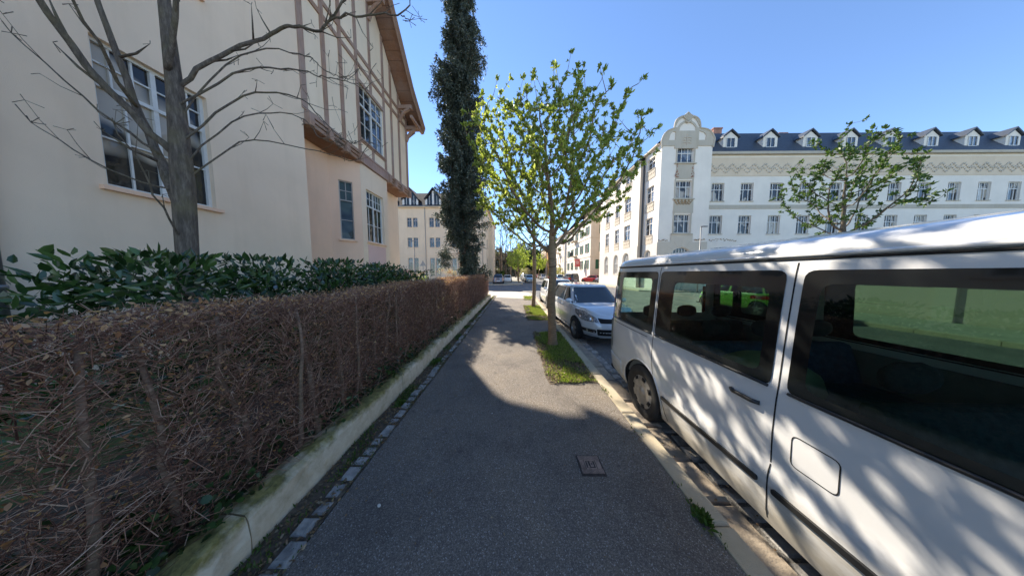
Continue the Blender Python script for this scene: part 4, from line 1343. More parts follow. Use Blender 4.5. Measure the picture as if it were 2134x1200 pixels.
class Shell:
    """Body surface of a vehicle: s = distance along a reference outline, z = height."""
    def __init__(s, L, W, nf, nr, b, xf, xr, zsplit=None, deck=None, ztop=None, keep=0.8):
        s.L, s.W = L, W
        s.b, s.xf, s.xr = b, xf, xr
        s.zs, s.deck, s.zt, s.keep = zsplit, deck, ztop, keep
        pts = []
        N = 1600
        for i in range(N):
            th = 2 * math.pi * i / N
            c, d = math.cos(th), math.sin(th)
            n = nf if c >= 0 else nr
            x = (L / 2) * math.copysign(abs(c) ** (2 / n), c); y = (W / 2) * math.copysign(abs(d) ** (2 / n), d)
            pts.append((x, y))
        pts.append(pts[0])
        P = np.array(pts)
        ds = np.hypot(*np.diff(P, axis=0).T)
        s.S = np.concatenate([[0], np.cumsum(ds)]); s.P = P; s.tot = s.S[-1]
        # start the unrolled outline at the middle of the rear so that the seam is there
        s.mid = float(np.interp(0.5, np.arange(len(s.S)) / (len(s.S) - 1), s.S))
    def ref(s, a):
        a = a % s.tot
        return float(np.interp(a, s.S, s.P[:, 0])), float(np.interp(a, s.S, s.P[:, 1]))
    def sx(s, x, side):
        # outline distance of the point at x on a side (side=-1: y negative), signed from the front centre
        half = len(s.S) // 2
        X = s.P[:half, 0][::-1]; S = s.S[:half][::-1]
        return side * float(np.interp(x, X, S))
    def sy(s, y, end=1):
        q = len(s.S) // 4
        if end > 0: return float(np.interp(y, np.concatenate([-s.P[:q, 1][::-1], s.P[:q, 1]]), np.concatenate([-s.S[:q][::-1], s.S[:q]])))
        h = s.tot / 2
        Y = s.P[q:2 * q, 1]; S = s.S[q:2 * q]
        v = h - float(np.interp(abs(y), Y[::-1], S[::-1]))
        return h - v if y > 0 else -(h - v)
    def pt(s, a, z, off=0.0):
        x, y = s.ref(a)
        if s.zs is not None and z > s.zs:
            zz = s.zs + (z - s.zs) / (s.zt - s.zs) * (ilerp(s.deck, x) - s.zs)
        else: zz = z
        xf = ilerp(s.xf, z); xr = ilerp(s.xr, z); b = ilerp(s.b, z)
        k = s.keep
        if x > k: x = k + (x - k) * (xf - k) / (s.L / 2 - k)
        elif x < -k: x = -k - (-x - k) * (-xr - k) / (s.L / 2 - k)
        y = y * b / (s.W / 2)
        return Vector((x, y, zz))
    def P3(s, a, z, off=0.0):
        p = s.pt(a, z)
        if off:
            e = 0.004
            u = s.pt(a + e, z) - s.pt(a - e, z); v = s.pt(a, z + e) - s.pt(a, z - e)
            n = u.cross(v)
            if n.length > 0: p = p + n.normalized() * off
        return p
    def sheet(s, outer, holes=(), grid=(.08, .06), off=0.0):
        V2, F = sheet(outer, holes, grid)
        V = [tuple(s.P3(a, z, off)) for a, z in V2]
        out = []
        for f in F:
            a, b, c = (Vector(V2[i]) for i in f[:3])
            out.append(f if (b - a).cross(c - b) > 0 else f[::-1])
        return V, out
    def panel(s, name, poly, mat, parent, off=0.004, r=0.02, grid=(.06, .05), holes=(), thick=0.0, smooth=True):
        pl = rounded(poly, r) if r else poly
        V, F = s.sheet(dense(pl, .05), holes, grid, off)
        mb = MB(); mb.add(V, F)
        if thick:
            # rim going back to the body
            D = dense(pl, .05)
            a = [tuple(s.P3(p[0], p[1], off)) for p in D]; b = [tuple(s.P3(p[0], p[1], off - thick)) for p in D]
            n = len(D)
            mb.add(a + b, [(i, (i + 1) % n, n + (i + 1) % n, n + i) for i in range(n)])
        return mb.build(name, mat, parent, smooth)
    def strip(s, mb, pts, w=.008, off=.0012):
        # thin line on the surface (door gaps)
        D = []
        for (p, q) in zip(pts[:-1], pts[1:]):
            k = max(1, int(math.dist(p, q) / .05))
            for i in range(k): D.append((p[0] + (q[0] - p[0]) * i / k, p[1] + (q[1] - p[1]) * i / k))
        D.append(pts[-1])
        V = []; F = []
        for i, p in enumerate(D):
            a = Vector(D[max(0, i - 1)]); b = Vector(D[min(len(D) - 1, i + 1)])
            t = (b - a).normalized(); n = Vector((-t.y, t.x)) * w / 2
            V.append(tuple(s.P3(p[0] + n.x, p[1] + n.y, off))); V.append(tuple(s.P3(p[0] - n.x, p[1] - n.y, off)))
        for i in range(len(D) - 1): F.append((2 * i, 2 * i + 1, 2 * i + 3, 2 * i + 2))
        mb.add(V, F)

def wheel(parent, x, y, r, w, side, rimmat, style='alloy'):
    # side = -1 faces -y
    mb = MB()
    mb.lathe([(r * .60, -w * .40), (r * .74, -w * .5), (r * .9, -w * .52), (r * .975, -w * .42), (r, -w * .2), (r, w * .2), (r * .975, w * .42), (r * .9, w * .5), (r * .6, w * .45), (r * .6, -w * .42)], 36, 'y')
    for i in range(72):
        a = 2 * math.pi * i / 72
        for sgn in (-1, 1):
            c, d = math.cos(a), math.sin(a)
            mb.beam((r * c * 1.001, sgn * w * .12, r * d * 1.001), (r * math.cos(a + .03) * .999, sgn * w * .40, r * math.sin(a + .03) * .999), .012, .008, (c, 0, d))
    t = mb.build('wheel', M['tyre'], parent, True, loc=(x, y, r))
    mb = MB()
    o = side * w * .40
    R0 = r * .64
    if style == 'cover':
        mb.lathe([(0.001, o * 1.14), (r * .12, o * 1.14), (r * .14, o * 1.0), (r * .26, o * 1.0), (r * .36, o * 1.16), (r * .52, o * 1.12), (r * .62, o * .98), (r * .68, o * 1.12), (r * .72, o * 1.18), (r * .735, o * .9)], 48, 'y')
        mb.mi = 1
        for i in range(7):
            a = 2 * math.pi * (i + .5) / 7
            c, d = math.cos(a), math.sin(a)
            mb.beam((r * .46 * c, o * 1.13, r * .46 * d), (r * .57 * c, o * 1.07, r * .57 * d), .06, .012, (-c * 0, 1, 0))
        mb.build('rim', [rimmat, M['gap']], t, True)
    else:
        mb.lathe([(R0, o * 1.05), (R0 * .94, o * 1.08), (R0 * .9, o * .6), (R0 * .9, -o * .5)], 40, 'y')
        mb.lathe([(0.001, o * .98), (r * .1, o * .98), (r * .14, o * .9), (r * .14, o * .5)], 20, 'y')
        for i in range(5):
            a = 2 * math.pi * i / 5 + .3
            for da in (-.13, .13):
                c, d = math.cos(a + da * 1.6), math.sin(a + da * 1.6)
                c2, d2 = math.cos(a + da), math.sin(a + da)
                mb.beam((r * .1 * c, o * .85, r * .1 * d), (R0 * .93 * c2, o * .93, R0 * .93 * d2), .035, .022, (0, 1, 0))
        mb.build('rim', rimmat, t, False)
        mb = MB(); mb.lathe([(0.001, o * .35), (R0 * .88, o * .35)], 24, 'y'); mb.build('brake_disc', M['gap'], t)
    return t

def liner(parent, sh, xw, r, rw, side):
    # dark wheel arch housing
    mb = MB()
    y1 = side * (sh.W / 2 - .03); y0 = side * (sh.W / 2 - .32)
    k = 18
    V = []
    for i in range(k + 1):
        a = math.pi * (i / k) * 1.12 - .19
        x, z = xw + rw * math.cos(a), r + rw * math.sin(a)
        V += [(x, y1, z), (x, y0, z)]
    mb.add(V, [(2 * i, 2 * i + 1, 2 * i + 3, 2 * i + 2) for i in range(k)])
    mb.add([(xw, y0, r)] + [V[2 * i + 1] for i in range(k + 1)], [(0, i + 1, i + 2) for i in range(k)])
    return mb

def make_car(label, pm, L=3.97, W=1.68, H=1.46, kind='hatch', cat='car', group=None, detail=2, rear_h=None, rim=None, name='parked_car'):
    root = empty(name, label=label, cat=cat, group=group)
    hb = W / 2
    r = .305 if kind != 'suv' else .345
    zb = .20 if kind != 'suv' else .26
    zt = .93 if kind != 'suv' else 1.08
    nose = .80 if kind != 'suv' else .90
    f, q = L / 2, -L / 2
    deck = [(q, zt + .0), (q + .3, zt + .02), (f - 1.15, zt), (f - .95, zt - .01), (f - .35, nose + .09), (f - .12, nose + .01), (f, nose - .05)]
    if kind == 'sedan': deck = [(q, zt - .02), (q + .5, zt + .06)] + deck[2:]
    b = [(zb, hb * .90), (zb + .1, hb * .965), (.42, hb * .99), (.62, hb), (.76, hb * .985), (zt - .06, hb * .955), (zt, hb * .915)]
    xf = [(zb, f - .10), (zb + .08, f - .03), (.36, f), (.50, f), (.60, f - .025), (.70, f - .06), (.8, f - .09), (zt, f - .17)]
    xr = [(zb, q + .08), (zb + .1, q + .02), (.42, q), (.60, q + .01), (.66, q + .035), (zt, q + .07)]
    sh = Shell(L, W, 3.3, 4.5, b, xf, xr, .55, deck, zt)
    xwf, xwr = f - .80, q + .66
    if L > 4.2: xwf, xwr = f - .88, q + .82
    ra = r + .045
    ra_k = 18
    # outer outline in (s, z): from rear centre on -y side to rear centre on +y side
    S0, S1 = -sh.tot / 2, sh.tot / 2
    low = [(S0, zb)]
    for side, xs in ((-1, (xwr, xwf)), (1, (xwf, xwr))):
        for xw in xs:
            sc = sh.sx(xw, side)
            low.append((sc - math.sqrt(ra ** 2 - (r - zb) ** 2), zb))
            a0 = math.asin((zb - r) / ra)
            for i in range(1, ra_k):
                a = (math.pi - a0) + (a0 * 2 - math.pi) * i / ra_k
                low.append((sc + ra * math.cos(a), r + ra * math.sin(a)))
            low.append((sc + math.sqrt(ra ** 2 - (r - zb) ** 2), zb))
        if side == -1: low.append((0, zb))
    low.append((S1, zb))
    top = [(S1 - (S1 - S0) * i / 110, zt) for i in range(111)]
    outer = low + top
    # densify the bottom straight parts
    D = []
    for p, n_ in zip(outer, outer[1:] + outer[:1]):
        k = max(1, int(abs(p[0] - n_[0]) / .1)) if abs(p[1] - n_[1]) < 1e-6 else max(1, int(math.dist(p, n_) / .1))
        for i in range(k): D.append((p[0] + (n_[0] - p[0]) * i / k, p[1] + (n_[1] - p[1]) * i / k))
    V, F = sh.sheet(D, (), (.075, .05))
    mb = MB(); mb.add(V, F)
    # deck: rings shrinking toward the spine
    N = 110; rings = []
    for sc, cr in ((1, 0), (.97, .012), (.9, .024), (.7, .036), (.4, .047), (0, .052)):
        ring = []
        for i in range(N):
            p = sh.pt(S0 + (S1 - S0) * i / N, zt)
            e = 1.0 if abs(p.x) < f - .3 else max(0.15, (f - .05 - abs(p.x)) / .25)
            xx = p.x * (1 if sc == 1 else (.995 if sc > .9 else .985))
            ring.append((xx, p.y * sc, p.z + cr * min(1, e)))
        rings.append(ring)
    Vv = [v for rg in rings for v in rg]
    mb.add(Vv, [(a * N + i, a * N + (i + 1) % N, (a + 1) * N + (i + 1) % N, (a + 1) * N + i) for a in range(len(rings) - 1) for i in range(N)])
    # cabin
    H_ = H
    xA, xB = f - .93, f - 1.62           # windscreen foot, roof front
    xC, xD = q + .42, q + .10            # roof rear, tailgate foot
    if kind == 'sedan': xA, xB, xC, xD = f - 1.1, f - 1.85, q + 1.25, q + .62
    if kind == 'suv': xA, xB, xC, xD = f - 1.0, f - 1.6, q + .35, q + .10
    z0, z1 = zt - .03, H_ - .055
    def cab(z):
        t = (z - z0) / (z1 - z0)
        t = max(0, min(1.15, t))
        xf_ = xA + (xB - xA) * (t ** .92); xr_ = xD + (xC - xD) * (t ** 1.5)
        bb = hb * (.915 - .155 * t - .03 * t * t)
        return xf_, xr_, bb
    def cabpt(z, th):
        xf_, xr_, bb = cab(z)
        c, d = math.cos(th), math.sin(th)
        xc = (xf_ + xr_) / 2; a = (xf_ - xr_) / 2
        n = 6.0
        return (xc + a * math.copysign(abs(c) ** (2 / n), c), bb * math.copysign(abs(d) ** (2 / n), d), z)
    rows = []; K = 72
    ths = [2 * math.pi * i / K for i in range(K)]
    lv = [z0 + (z1 - z0) * t for t in (0, .2, .4, .6, .8, .95, 1.0)]
    for z in lv: rows.append([cabpt(z, t) for t in ths])
    for sc, dz in ((.975, .022), (.93, .036), (.8, .048), (.5, .055), (0, .057)):
        rows.append([((x - (xB + xC) / 2) * (1 - (1 - sc) * .25) + (xB + xC) / 2, y * sc, z1 + dz) for x, y, z in rows[6]])
    Vv = [v for rg in rows for v in rg]
    mb.add(Vv, [(a * K + i, a * K + (i + 1) % K, (a + 1) * K + (i + 1) % K, (a + 1) * K + i) for a in range(len(rows) - 1) for i in range(K)])
    body = mb.build('body', pm, root, True)
    # underbody and liners
    mb = MB(); mb.box(q + .15, f - .15, -hb * .86, hb * .86, zb - .02, zb + .02)
    for xw in (xwf, xwr):
        for side in (-1, 1):
            lm = liner(root, sh, xw, r, ra, side); mb.add(lm.V, lm.F)
    mb.build('underbody', M['gap'], root)
    # windows on the cabin
    def side_y(x, z, side, off):
        xf_, xr_, bb = cab(z); xc = (xf_ + xr_) / 2; a = (xf_ - xr_) / 2
        u = min(1, abs(x - xc) / a)
        return (x, side * (bb * (1 - u ** 6) ** (1 / 6) + off), z)
    def end_x(y, z, end, off):
        xf_, xr_, bb = cab(z); xc = (xf_ + xr_) / 2; a = (xf_ - xr_) / 2
        u = min(.999, abs(y) / bb)
        e = a * (1 - u ** 6) ** (1 / 6)
        return (xc + end * (e + off), y, z + off * .3)
    def glass(name, poly, fn, mat=M['carglass'], rr_=.03):
        V2, F = sheet(dense(rounded(poly, rr_), .08), (), .07)
        mb = MB(); mb.add([fn(a, b_) for a, b_ in V2], F)
        return mb.build(name, mat, root, True)
    zl, zh = z0 + .055, z1 - .035
    def xfz(z): return cab(z)[0]
    def xrz(z): return cab(z)[1]
    mid = (xwf + xwr) / 2 + .02
    for side in (-1, 1):
        fn = lambda x, z, s=side: side_y(x, z, s, .004)
        glass('side_window', [(mid + .05, zl), (xfz(zl) - .30, zl), (xfz(zh) - .20, zh), (mid + .05, zh)], fn)
        glass('side_window', [(xrz(zl) + .42, zl), (mid - .05, zl), (mid - .05, zh), (xrz(zh) + .30, zh)], fn)
        if kind != 'sedan':
            glass('quarter_window', [(xrz(zl) + .2, zl + .05), (xrz(zl) + .36, zl + .02), (xrz(zh) + .24, zh), (xrz(zh) + .12, zh - .02)], fn)
        # door gaps, handles, sill
        mbs = MB()
        for xx in (xfz(zl) - .06, mid, xrz(zl) + .40):
            sh.strip(mbs, [(sh.sx(xx, side), .30), (sh.sx(xx, side), zt - .01)], .008)
        sh.strip(mbs, [(sh.sx(xwf - ra - .02, side), .28), (sh.sx(xwr + ra + .02, side), .28)], .01)
        mbs.build('door_gaps', M['seam'], root)
        sh.panel('sill_trim', [(sh.sx(xwr + ra + .01, side), zb + .01), (sh.sx(xwf - ra - .01, side), zb + .01), (sh.sx(xwf - ra - .03, side), zb + .06), (sh.sx(xwr + ra + .03, side), zb + .06)], pm if detail > 1 else M['trim'], root, .012, .01, thick=.012)
        for xx in (mid + .12, xrz(zl) + .52):
            p = sh.P3(sh.sx(xx, side), zt - .13, .02)
            mb = MB(); mb.tube([(p.x - .08, p.y - side * .018, p.z), (p.x - .05, p.y, p.z), (p.x + .05, p.y, p.z), (p.x + .08, p.y - side * .018, p.z)], .012, 8)
            mb.build('door_handle', pm, root, True)
        # mirror
        p = Vector(side_y(xfz(zl) - .22, zl, side, .0))
        mb = MB(); mb.lathe([(.001, -.09), (.045, -.08), (.062, -.03), (.066, .03), (.055, .075), (.001, .09)], 14, 'y', (0, 0, 0))
        mr = mb.build('wing_mirror', pm, root, True, loc=(p.x + .02, p.y + side * .13, p.z + .06)); mr.scale = (.62, 1.05, 1)
        mb = MB(); mb.beam((p.x, p.y, p.z + .01), (p.x, p.y + side * .07, p.z + .035), .05, .03); mb.build('mirror_arm', M['trim'], root)
        # head and tail lamps
        sg = side
        if detail > 1:
            pl = [(sg * sh.sy(hb * .50), .62), (sg * sh.sy(hb * .56), .80), (sg * sh.sy(hb * .80), .87), (sg * (sh.sy(hb * .92) + .11), .86), (sg * (sh.sy(hb * .92) + .05), .74), (sg * sh.sy(hb * .84), .61)]
            if sg < 0: pl = pl[::-1]
            hl = sh.panel('headlight', pl, M['lensdark'], root, .004, .03)
            for (yy, zz, rr) in ((.86, .735, .062), (.66, .715, .05)):
                c = sh.P3(sg * sh.sy(hb * yy), zz, .006); nn = (sh.P3(sg * sh.sy(hb * yy), zz, .02) - c).normalized()
                mb = MB(); mb.lathe([(.001, .0), (rr * .5, .0), (rr * .55, .004), (rr * .9, .001), (rr, .005)], 20)
                q_ = mb.build('lamp_reflector', M['chrome'], hl, True, loc=c); q_.rotation_euler = nn.to_track_quat('Z', 'Y').to_euler()
            fl = [(sg * sh.sy(hb * .58), .335), (sg * sh.sy(hb * .85), .335), (sg * sh.sy(hb * .88), .42), (sg * sh.sy(hb * .58), .42)]
            if sg < 0: fl = fl[::-1]
            fp = sh.panel('fog_lamp', fl, M['trim'], root, .003, .03)
            c = sh.P3(sg * sh.sy(hb * .76), .378, .006); nn = (sh.P3(sg * sh.sy(hb * .76), .378, .02) - c).normalized()
            mb = MB(); mb.lathe([(.001, .004), (.03, .002), (.036, .006)], 18); q_ = mb.build('lamp_reflector', M['chrome'], fp, True, loc=c); q_.rotation_euler = nn.to_track_quat('Z', 'Y').to_euler()
        else:
            pl = [(sg * sh.sy(hb * .5), .60), (sg * sh.sy(hb * .62), .70), (sg * (sh.sy(hb * .92) + .12), .76), (sg * sh.sy(hb * .9), .58)]
            if sg < 0: pl = pl[::-1]
            sh.panel('headlight', pl, M['lens'], root, .004, .02)
        h2 = sh.tot / 2
        e1 = abs(sh.sy(hb * .80, -1)); e2 = abs(sh.sy(hb * .985, -1)) - .03
        za, zb_ = .72, zt - .08
        pl = [(sg * e1, za), (sg * e2, za), (sg * e2, zb_), (sg * e1, zb_)]
        sh.panel('tail_lamp', pl if sg < 0 else pl[::-1], M['redlens'], root, .006, .02)
        for xw in (xwf, xwr):
            wheel(root, xw, side * (hb - .115), r, .19, side, rim or M['rim'])
            ml = MB(); pts = []
            for i in range(17):
                a = math.pi * i / 16 * 1.1 - .157
                pts.append(sh.P3(sh.sx(xw, side) + (ra - .004) * math.cos(a), r + (ra - .004) * math.sin(a), -.004))
            ml.tube(pts, .009, 5); ml.build('arch_lip', pm, root, True)
    fn = lambda y, z: end_x(y, z, 1, .004)
    bz = lambda z: cab(z)[2]
    zw0 = z0 + .02
    ws = glass('windscreen', [(-bz(zw0) * .90, zw0), (bz(zw0) * .90, zw0), (bz(zh) * .86, zh + .015), (-bz(zh) * .86, zh + .015)], fn, rr_=.05)
    for sgn in (-1, 1):
        mb = MB(); a0 = Vector(end_x(sgn * .12 + .1, zw0 + .01, 1, .012)); a1 = Vector(end_x(sgn * .12 + .55 if sgn < 0 else .62, zw0 + .05, 1, .014))
        mb.tube([a0, a1], .006, 4); mb.build('wiper', M['trim'], root)
    rw = glass('rear_window', [(-bz(zl) * .82, zl + .03), (bz(zl) * .82, zl + .03), (bz(zh) * .80, zh), (-bz(zh) * .80, zh)], lambda y, z: end_x(y, z, -1, .004), rr_=.05)
    # grille, intake, plates, bonnet gap
    sy = sh.sy
    if detail > 1:
        sh.panel('grille', [(sy(-hb * .47), .61), (sy(hb * .47), .61), (sy(hb * .53), .80), (sy(-hb * .53), .80)], M['gap'], root, .003, .02)
        for zz in (.66, .72):
            sh.panel('grille_bar', [(sy(-hb * .50), zz), (sy(hb * .50), zz), (sy(hb * .50), zz + .006), (sy(-hb * .50), zz + .006)], M['trim'], root, .009, 0)
        sh.panel('lower_intake', [(sy(-hb * .55), .28), (sy(hb * .55), .28), (sy(hb * .57), .44), (sy(-hb * .57), .44)], M['gap'], root, .003, .03)
        mb = MB(); c = sh.P3(0, .70, .012)
        mb.lathe([(.052, -.004), (.058, .002), (.052, .006), (.047, .002), (.052, -.004)], 28)
        mb.lathe([(.001, 0), (.047, 0)], 28)
        # emblem: two stacked v shapes inside the ring
        for (x0_, y0_, x1_, y1_) in ((-.022, .038, -.004, .004), (.022, .038, .004, .004), (-.036, .022, -.014, -.036), (.036, .022, .014, -.036), (-.014, -.036, 0, -.006), (.014, -.036, 0, -.006)):
            mb.beam((x0_, y0_, .004), (x1_, y1_, .004), .008, .005, (0, 0, 1))
        em = mb.build('badge', M['chrome'], root, False, loc=c)
        nn = (sh.P3(0, .648, .03) - c).normalized()
        em.rotation_euler = (R(90), 0, R(90))
    else:
        sh.panel('grille', [(sy(-hb * .48), .50), (sy(hb * .48), .50), (sy(hb * .5), .64), (sy(-hb * .5), .64)], M['gap'], root, .003, .02)
        sh.panel('lower_intake', [(sy(-hb * .5), .30), (sy(hb * .5), .30), (sy(hb * .5), .38), (sy(-hb * .5), .38)], M['gap'], root, .003, .02)
        sh.panel('number_plate', [(sy(-.26), .40), (sy(.26), .40), (sy(.26), .50), (sy(-.26), .50)], M['plate'], root, .010, .01)
    h2 = sh.tot / 2
    rp = MB(); rp.box(q - .022, q - .004, -.26, .26, .50, .61); rp.build('number_plate', M['plate'], root)
    mb = MB()
    sh.strip(mb, [(sh.sx(f - 1.0, -1), zt - .012), (sh.sx(f - .35, -1), zt - .012), (sh.sy(-hb * .6), .702), (0, .705), (sh.sy(hb * .6), .702), (sh.sx(f - .35, 1), zt - .012), (sh.sx(f - 1.0, 1), zt - .012)], .007)
    sh.strip(mb, [(sh.sy(-hb * .92) - .14, .56), (0, .575), (sh.sy(hb * .92) + .14, .56)] if detail < 2 else [(sh.sx(xwf + ra, -1), .50), (sh.sy(-hb * .9), .565)], .006)
    mb.build('bonnet_gap', M['seam'], root)
    return root

def put(car, x, y, rz, z=RZ):
    car.location = (x, y, z); car.rotation_euler = (0, 0, rz)
    return car
TOUS, AWAY = R(-90), R(90)
pc = 'cars parked along the street'
c1 = make_car('silver hatchback parked nose toward the camera right behind the white van', M['p_silver'], group=pc, detail=2, rim=M['rim'])
put(c1, 2.39, 7.06, TOUS + R(3.5))
c2 = make_car('white hatchback parked behind the silver hatchback, beside the second street tree', M['p_white'], 4.1, 1.72, 1.48, group=pc, detail=1)
put(c2, 1.62 + .86, 10.0 + 2.05, TOUS)
c3 = make_car('lime green car parked at the opposite kerb, seen through the van windows', M['p_lime'], 3.9, 1.68, 1.45, group=pc, detail=1)
put(c3, 11.1, 10.3, AWAY)
c4 = make_car('dark maroon people carrier parked across the junction with its tailgate to the camera', M['p_maroon'], 4.6, 1.85, 1.75, kind='suv', group=pc, detail=1)
put(c4, 10.2, 38.5, R(97))
c5 = make_car('small bright red car parked left of the grey and red one', M['p_red'], 3.9, 1.7, 1.42, group=pc, detail=1)
put(c5, 14.6, 40.5, R(125))
c6 = make_car('grey car with reddish side parked just left of the white van roof in the picture', M['p_grey'], 4.0, 1.72, 1.45, group=pc, detail=1)
put(c6, 15.6, 36.5, R(110))
c7 = make_car('grey estate car parked by the beige building corner, rear to the camera', M['p_grey'], 4.3, 1.82, 1.62, kind='suv', group=pc, detail=1)
put(c7, -2.65, 35.6, R(92))
c8 = make_car('pale blue car parked nose toward the camera beside the lime green young tree', M['p_blue'], 4.2, 1.78, 1.5, group=pc, detail=1)
put(c8, 2.9, 41.5, TOUS)
far = [(c2, 2.6, 48, TOUS, 'white car second in the far kerb row, behind the pale blue car'), (c7, 2.7, 54, TOUS, 'grey car third in the far kerb row, behind the pale blue car'),
       (c2, 2.7, 60.5, TOUS, 'white car fourth in the far kerb row'), (c8, 2.8, 67, TOUS, 'pale blue car fifth and farthest in the far kerb row'),
       (c2, 8.3, 62, AWAY, 'white car far down the street on the right side, nearer of two white ones'), (c2, 8.4, 69, AWAY, 'white car far down the street on the right side, farther of two white ones'),
       (c5, 8.6, 76, AWAY, 'dark red car farthest down the street on the right side'), (c8, 9.6, 46.0, AWAY, 'pale car directly behind the maroon people carrier'),
       (c4, 9.0, 52.5, AWAY, 'dark tall car beyond the pale one on the right side of the street'),
       (c2, -1.35, 41.5, R(92), 'white car just beyond the grey estate by the beige building')]
for (src, x, y, a, lb) in far:
    n_ = copy_tree(src); n_['label'] = lb
    put(n_, x, y, a)

# ------------------------------------------------------------------ the white van
M['vanglass'] = glass_clear('green tinted van glass', (0.66, 0.82, 0.72), 1.7)
M['vanglass_dark'] = glass_clear('dark tinted van glass', (0.10, 0.17, 0.13), 1.2)
M['frit'] = simple('black window border', (0.008, 0.009, 0.009), 0.12, coat=1.0, var=0.1)
M['seat'] = simple('dark seat cloth', (0.03, 0.04, 0.045), 0.9, var=0.4, vscale=20)
M['seatblue'] = simple('blue grey seat cloth', (0.05, 0.09, 0.15), 0.9, var=0.4, vscale=20)
M['vantrim'] = simple('grey van interior trim', (0.16, 0.18, 0.17), 0.8, var=0.2)
def van():
    root = empty('parked_van', label='white passenger van with dark tinted windows parked at the kerb in the right foreground', cat='van')
    L, W = 5.00, 1.90
    hb = W / 2; f, q = L / 2, -L / 2
    zb, zt = .24, 1.93
    b = [(zb, hb - .035), (.32, hb - .012), (.52, hb), (.60, hb - .004), (.64, hb - .014), (.85, hb - .006), (1.05, hb - .012), (1.12, hb - .018), (1.5, hb - .038), (1.82, hb - .062), (1.89, hb - .072), (zt, hb - .085)]
    xf = [(zb, f - .12), (.4, f), (.7, f - .02), (.95, f - .12), (1.08, f - .42), (1.15, f - .62), (1.8, f - 1.35), (zt, f - 1.45)]
    xr = [(zb, q + .06), (.45, q), (.9, q + .0), (1.8, q + .02), (zt, q + .05)]
    sh = Shell(L, W, 5, 9, b, xf, xr, keep=0.9)
    r = .325; ra = .40
    X0 = 1.20                                     # world y of the root
    xwr = X0 - 2.60; xwf = 1.45
    S0, S1 = -sh.tot / 2, sh.tot / 2
    low = [(S0, zb + .12)]
    for side, xs in ((-1, (xwr, xwf)), (1, (xwf, xwr))):
        for xw in xs:
            sc = sh.sx(xw, side)
            dx = math.sqrt(ra ** 2 - (r - zb) ** 2)
            a0 = math.asin((zb - r) / ra)
            if (side == -1 and xw == xwr): low.append((sc - dx - .25, zb + .04))
            low.append((sc - dx, zb))
            for i in range(1, 26):
                a = (math.pi - a0) + (a0 * 2 - math.pi) * i / 26
                low.append((sc + ra * math.cos(a), r + ra * math.sin(a)))
            low.append((sc + dx, zb))
            if (side == 1 and xw == xwr): low.append((sc + dx + .25, zb + .04))
        if side == -1: low.append((0, zb))
    low.append((S1, zb + .12))
    outer = low + [(S1 - (S1 - S0) * i / 160, zt) for i in range(161)]
    D = []
    for p, n_ in zip(outer, outer[1:] + outer[:1]):
        k = max(1, int(math.dist(p, n_) / .08))
        for i in range(k): D.append((p[0] + (n_[0] - p[0]) * i / k, p[1] + (n_[1] - p[1]) * i / k))
    # window openings: x ranges on a side
    wx = [(X0 - 3.58, X0 - 2.435), (X0 - 2.37, X0 - 1.30), (X0 - 1.20, X0 - .28)]
    zl, zh = 1.13, 1.825
    holes = []; wins = []
    for side in (-1, 1):
        for i, (xa, xb) in enumerate(wx):
            xa_ = max(xa, q + .09)
            poly = rounded(rect(*sorted((sh.sx(xa_, side), sh.sx(xb, side))), zl if i else zl + .01, zh), .05, 4)
            holes.append(dense(poly, .08)); wins.append((side, i, poly, xa_, xb))
    rear = []
    for side in (-1, 1):
        a_, b_ = sorted((side * abs(sh.sy(hb * .82, -1)), side * (sh.tot / 2 - .07)))
        rear.append(rounded(rect(a_, b_, 1.14, 1.76), .05)); holes.append(dense(rear[-1], .08))
    ws = rounded(rect(sh.sy(-hb * .84), sh.sy(hb * .84), 1.2, 1.78), .06)
    holes.append(dense(ws, .08))
    V, F = sh.sheet(D, holes, (.07, .055))
    mb = MB(); mb.add(V, F)
    # gutter rail and roof
    N = 150
    rings = []
    for sc, dz in ((1, .0), (1.0, .012), (.985, .045), (.95, .075), (.88, .10), (.7, .125), (.4, .138), (0, .142)):
        ring = []
        for i in range(N):
            p = sh.pt(S0 + (S1 - S0) * i / N, zt)
            ex = min(1, max(0, (p.x - (q + .09)) / .22)); ex = math.sin(ex * math.pi / 2)
            rib = .006 * math.cos(p.y * sc * 22) if .3 < sc < .9 else 0
            ring.append((p.x * (1 - (1 - sc) * .04), p.y * sc, p.z + dz * (.45 + .55 * ex) + rib))
        rings.append(ring)
    mb.add([v for rg in rings for v in rg], [(a * N + i, a * N + (i + 1) % N, (a + 1) * N + (i + 1) % N, (a + 1) * N + i) for a in range(len(rings) - 1) for i in range(N)])
    mb.build('body', M['p_van'], root, True)
    # rain gutter
    for side in (-1, 1):
        mb = MB(); pts = [sh.P3(sh.sx(x, side), zt - .012, .010) for x in np.linspace(q + .12, f - 1.6, 30)]
        mb.tube(pts, .011, 6); mb.build('rain_gutter', M['p_van'], root, True)
        mb = MB(); pts = [sh.P3(sh.sx(x, side), zt - .030, .002) for x in np.linspace(q + .12, f - 1.6, 30)]
        mb.tube(pts, .007, 6); mb.build('gutter_shadow_gap', M['seam'], root, True)
    mb = MB(); mb.box(q + .1, f - .3, -hb * .88, hb * .88, zb - .03, zb + .02)
    for xw in (xwf, xwr):
        for side in (-1, 1):
            lm = liner(root, sh, xw, r, ra, side); mb.add(lm.V, lm.F)
    mb.build('underbody', M['gap'], root)
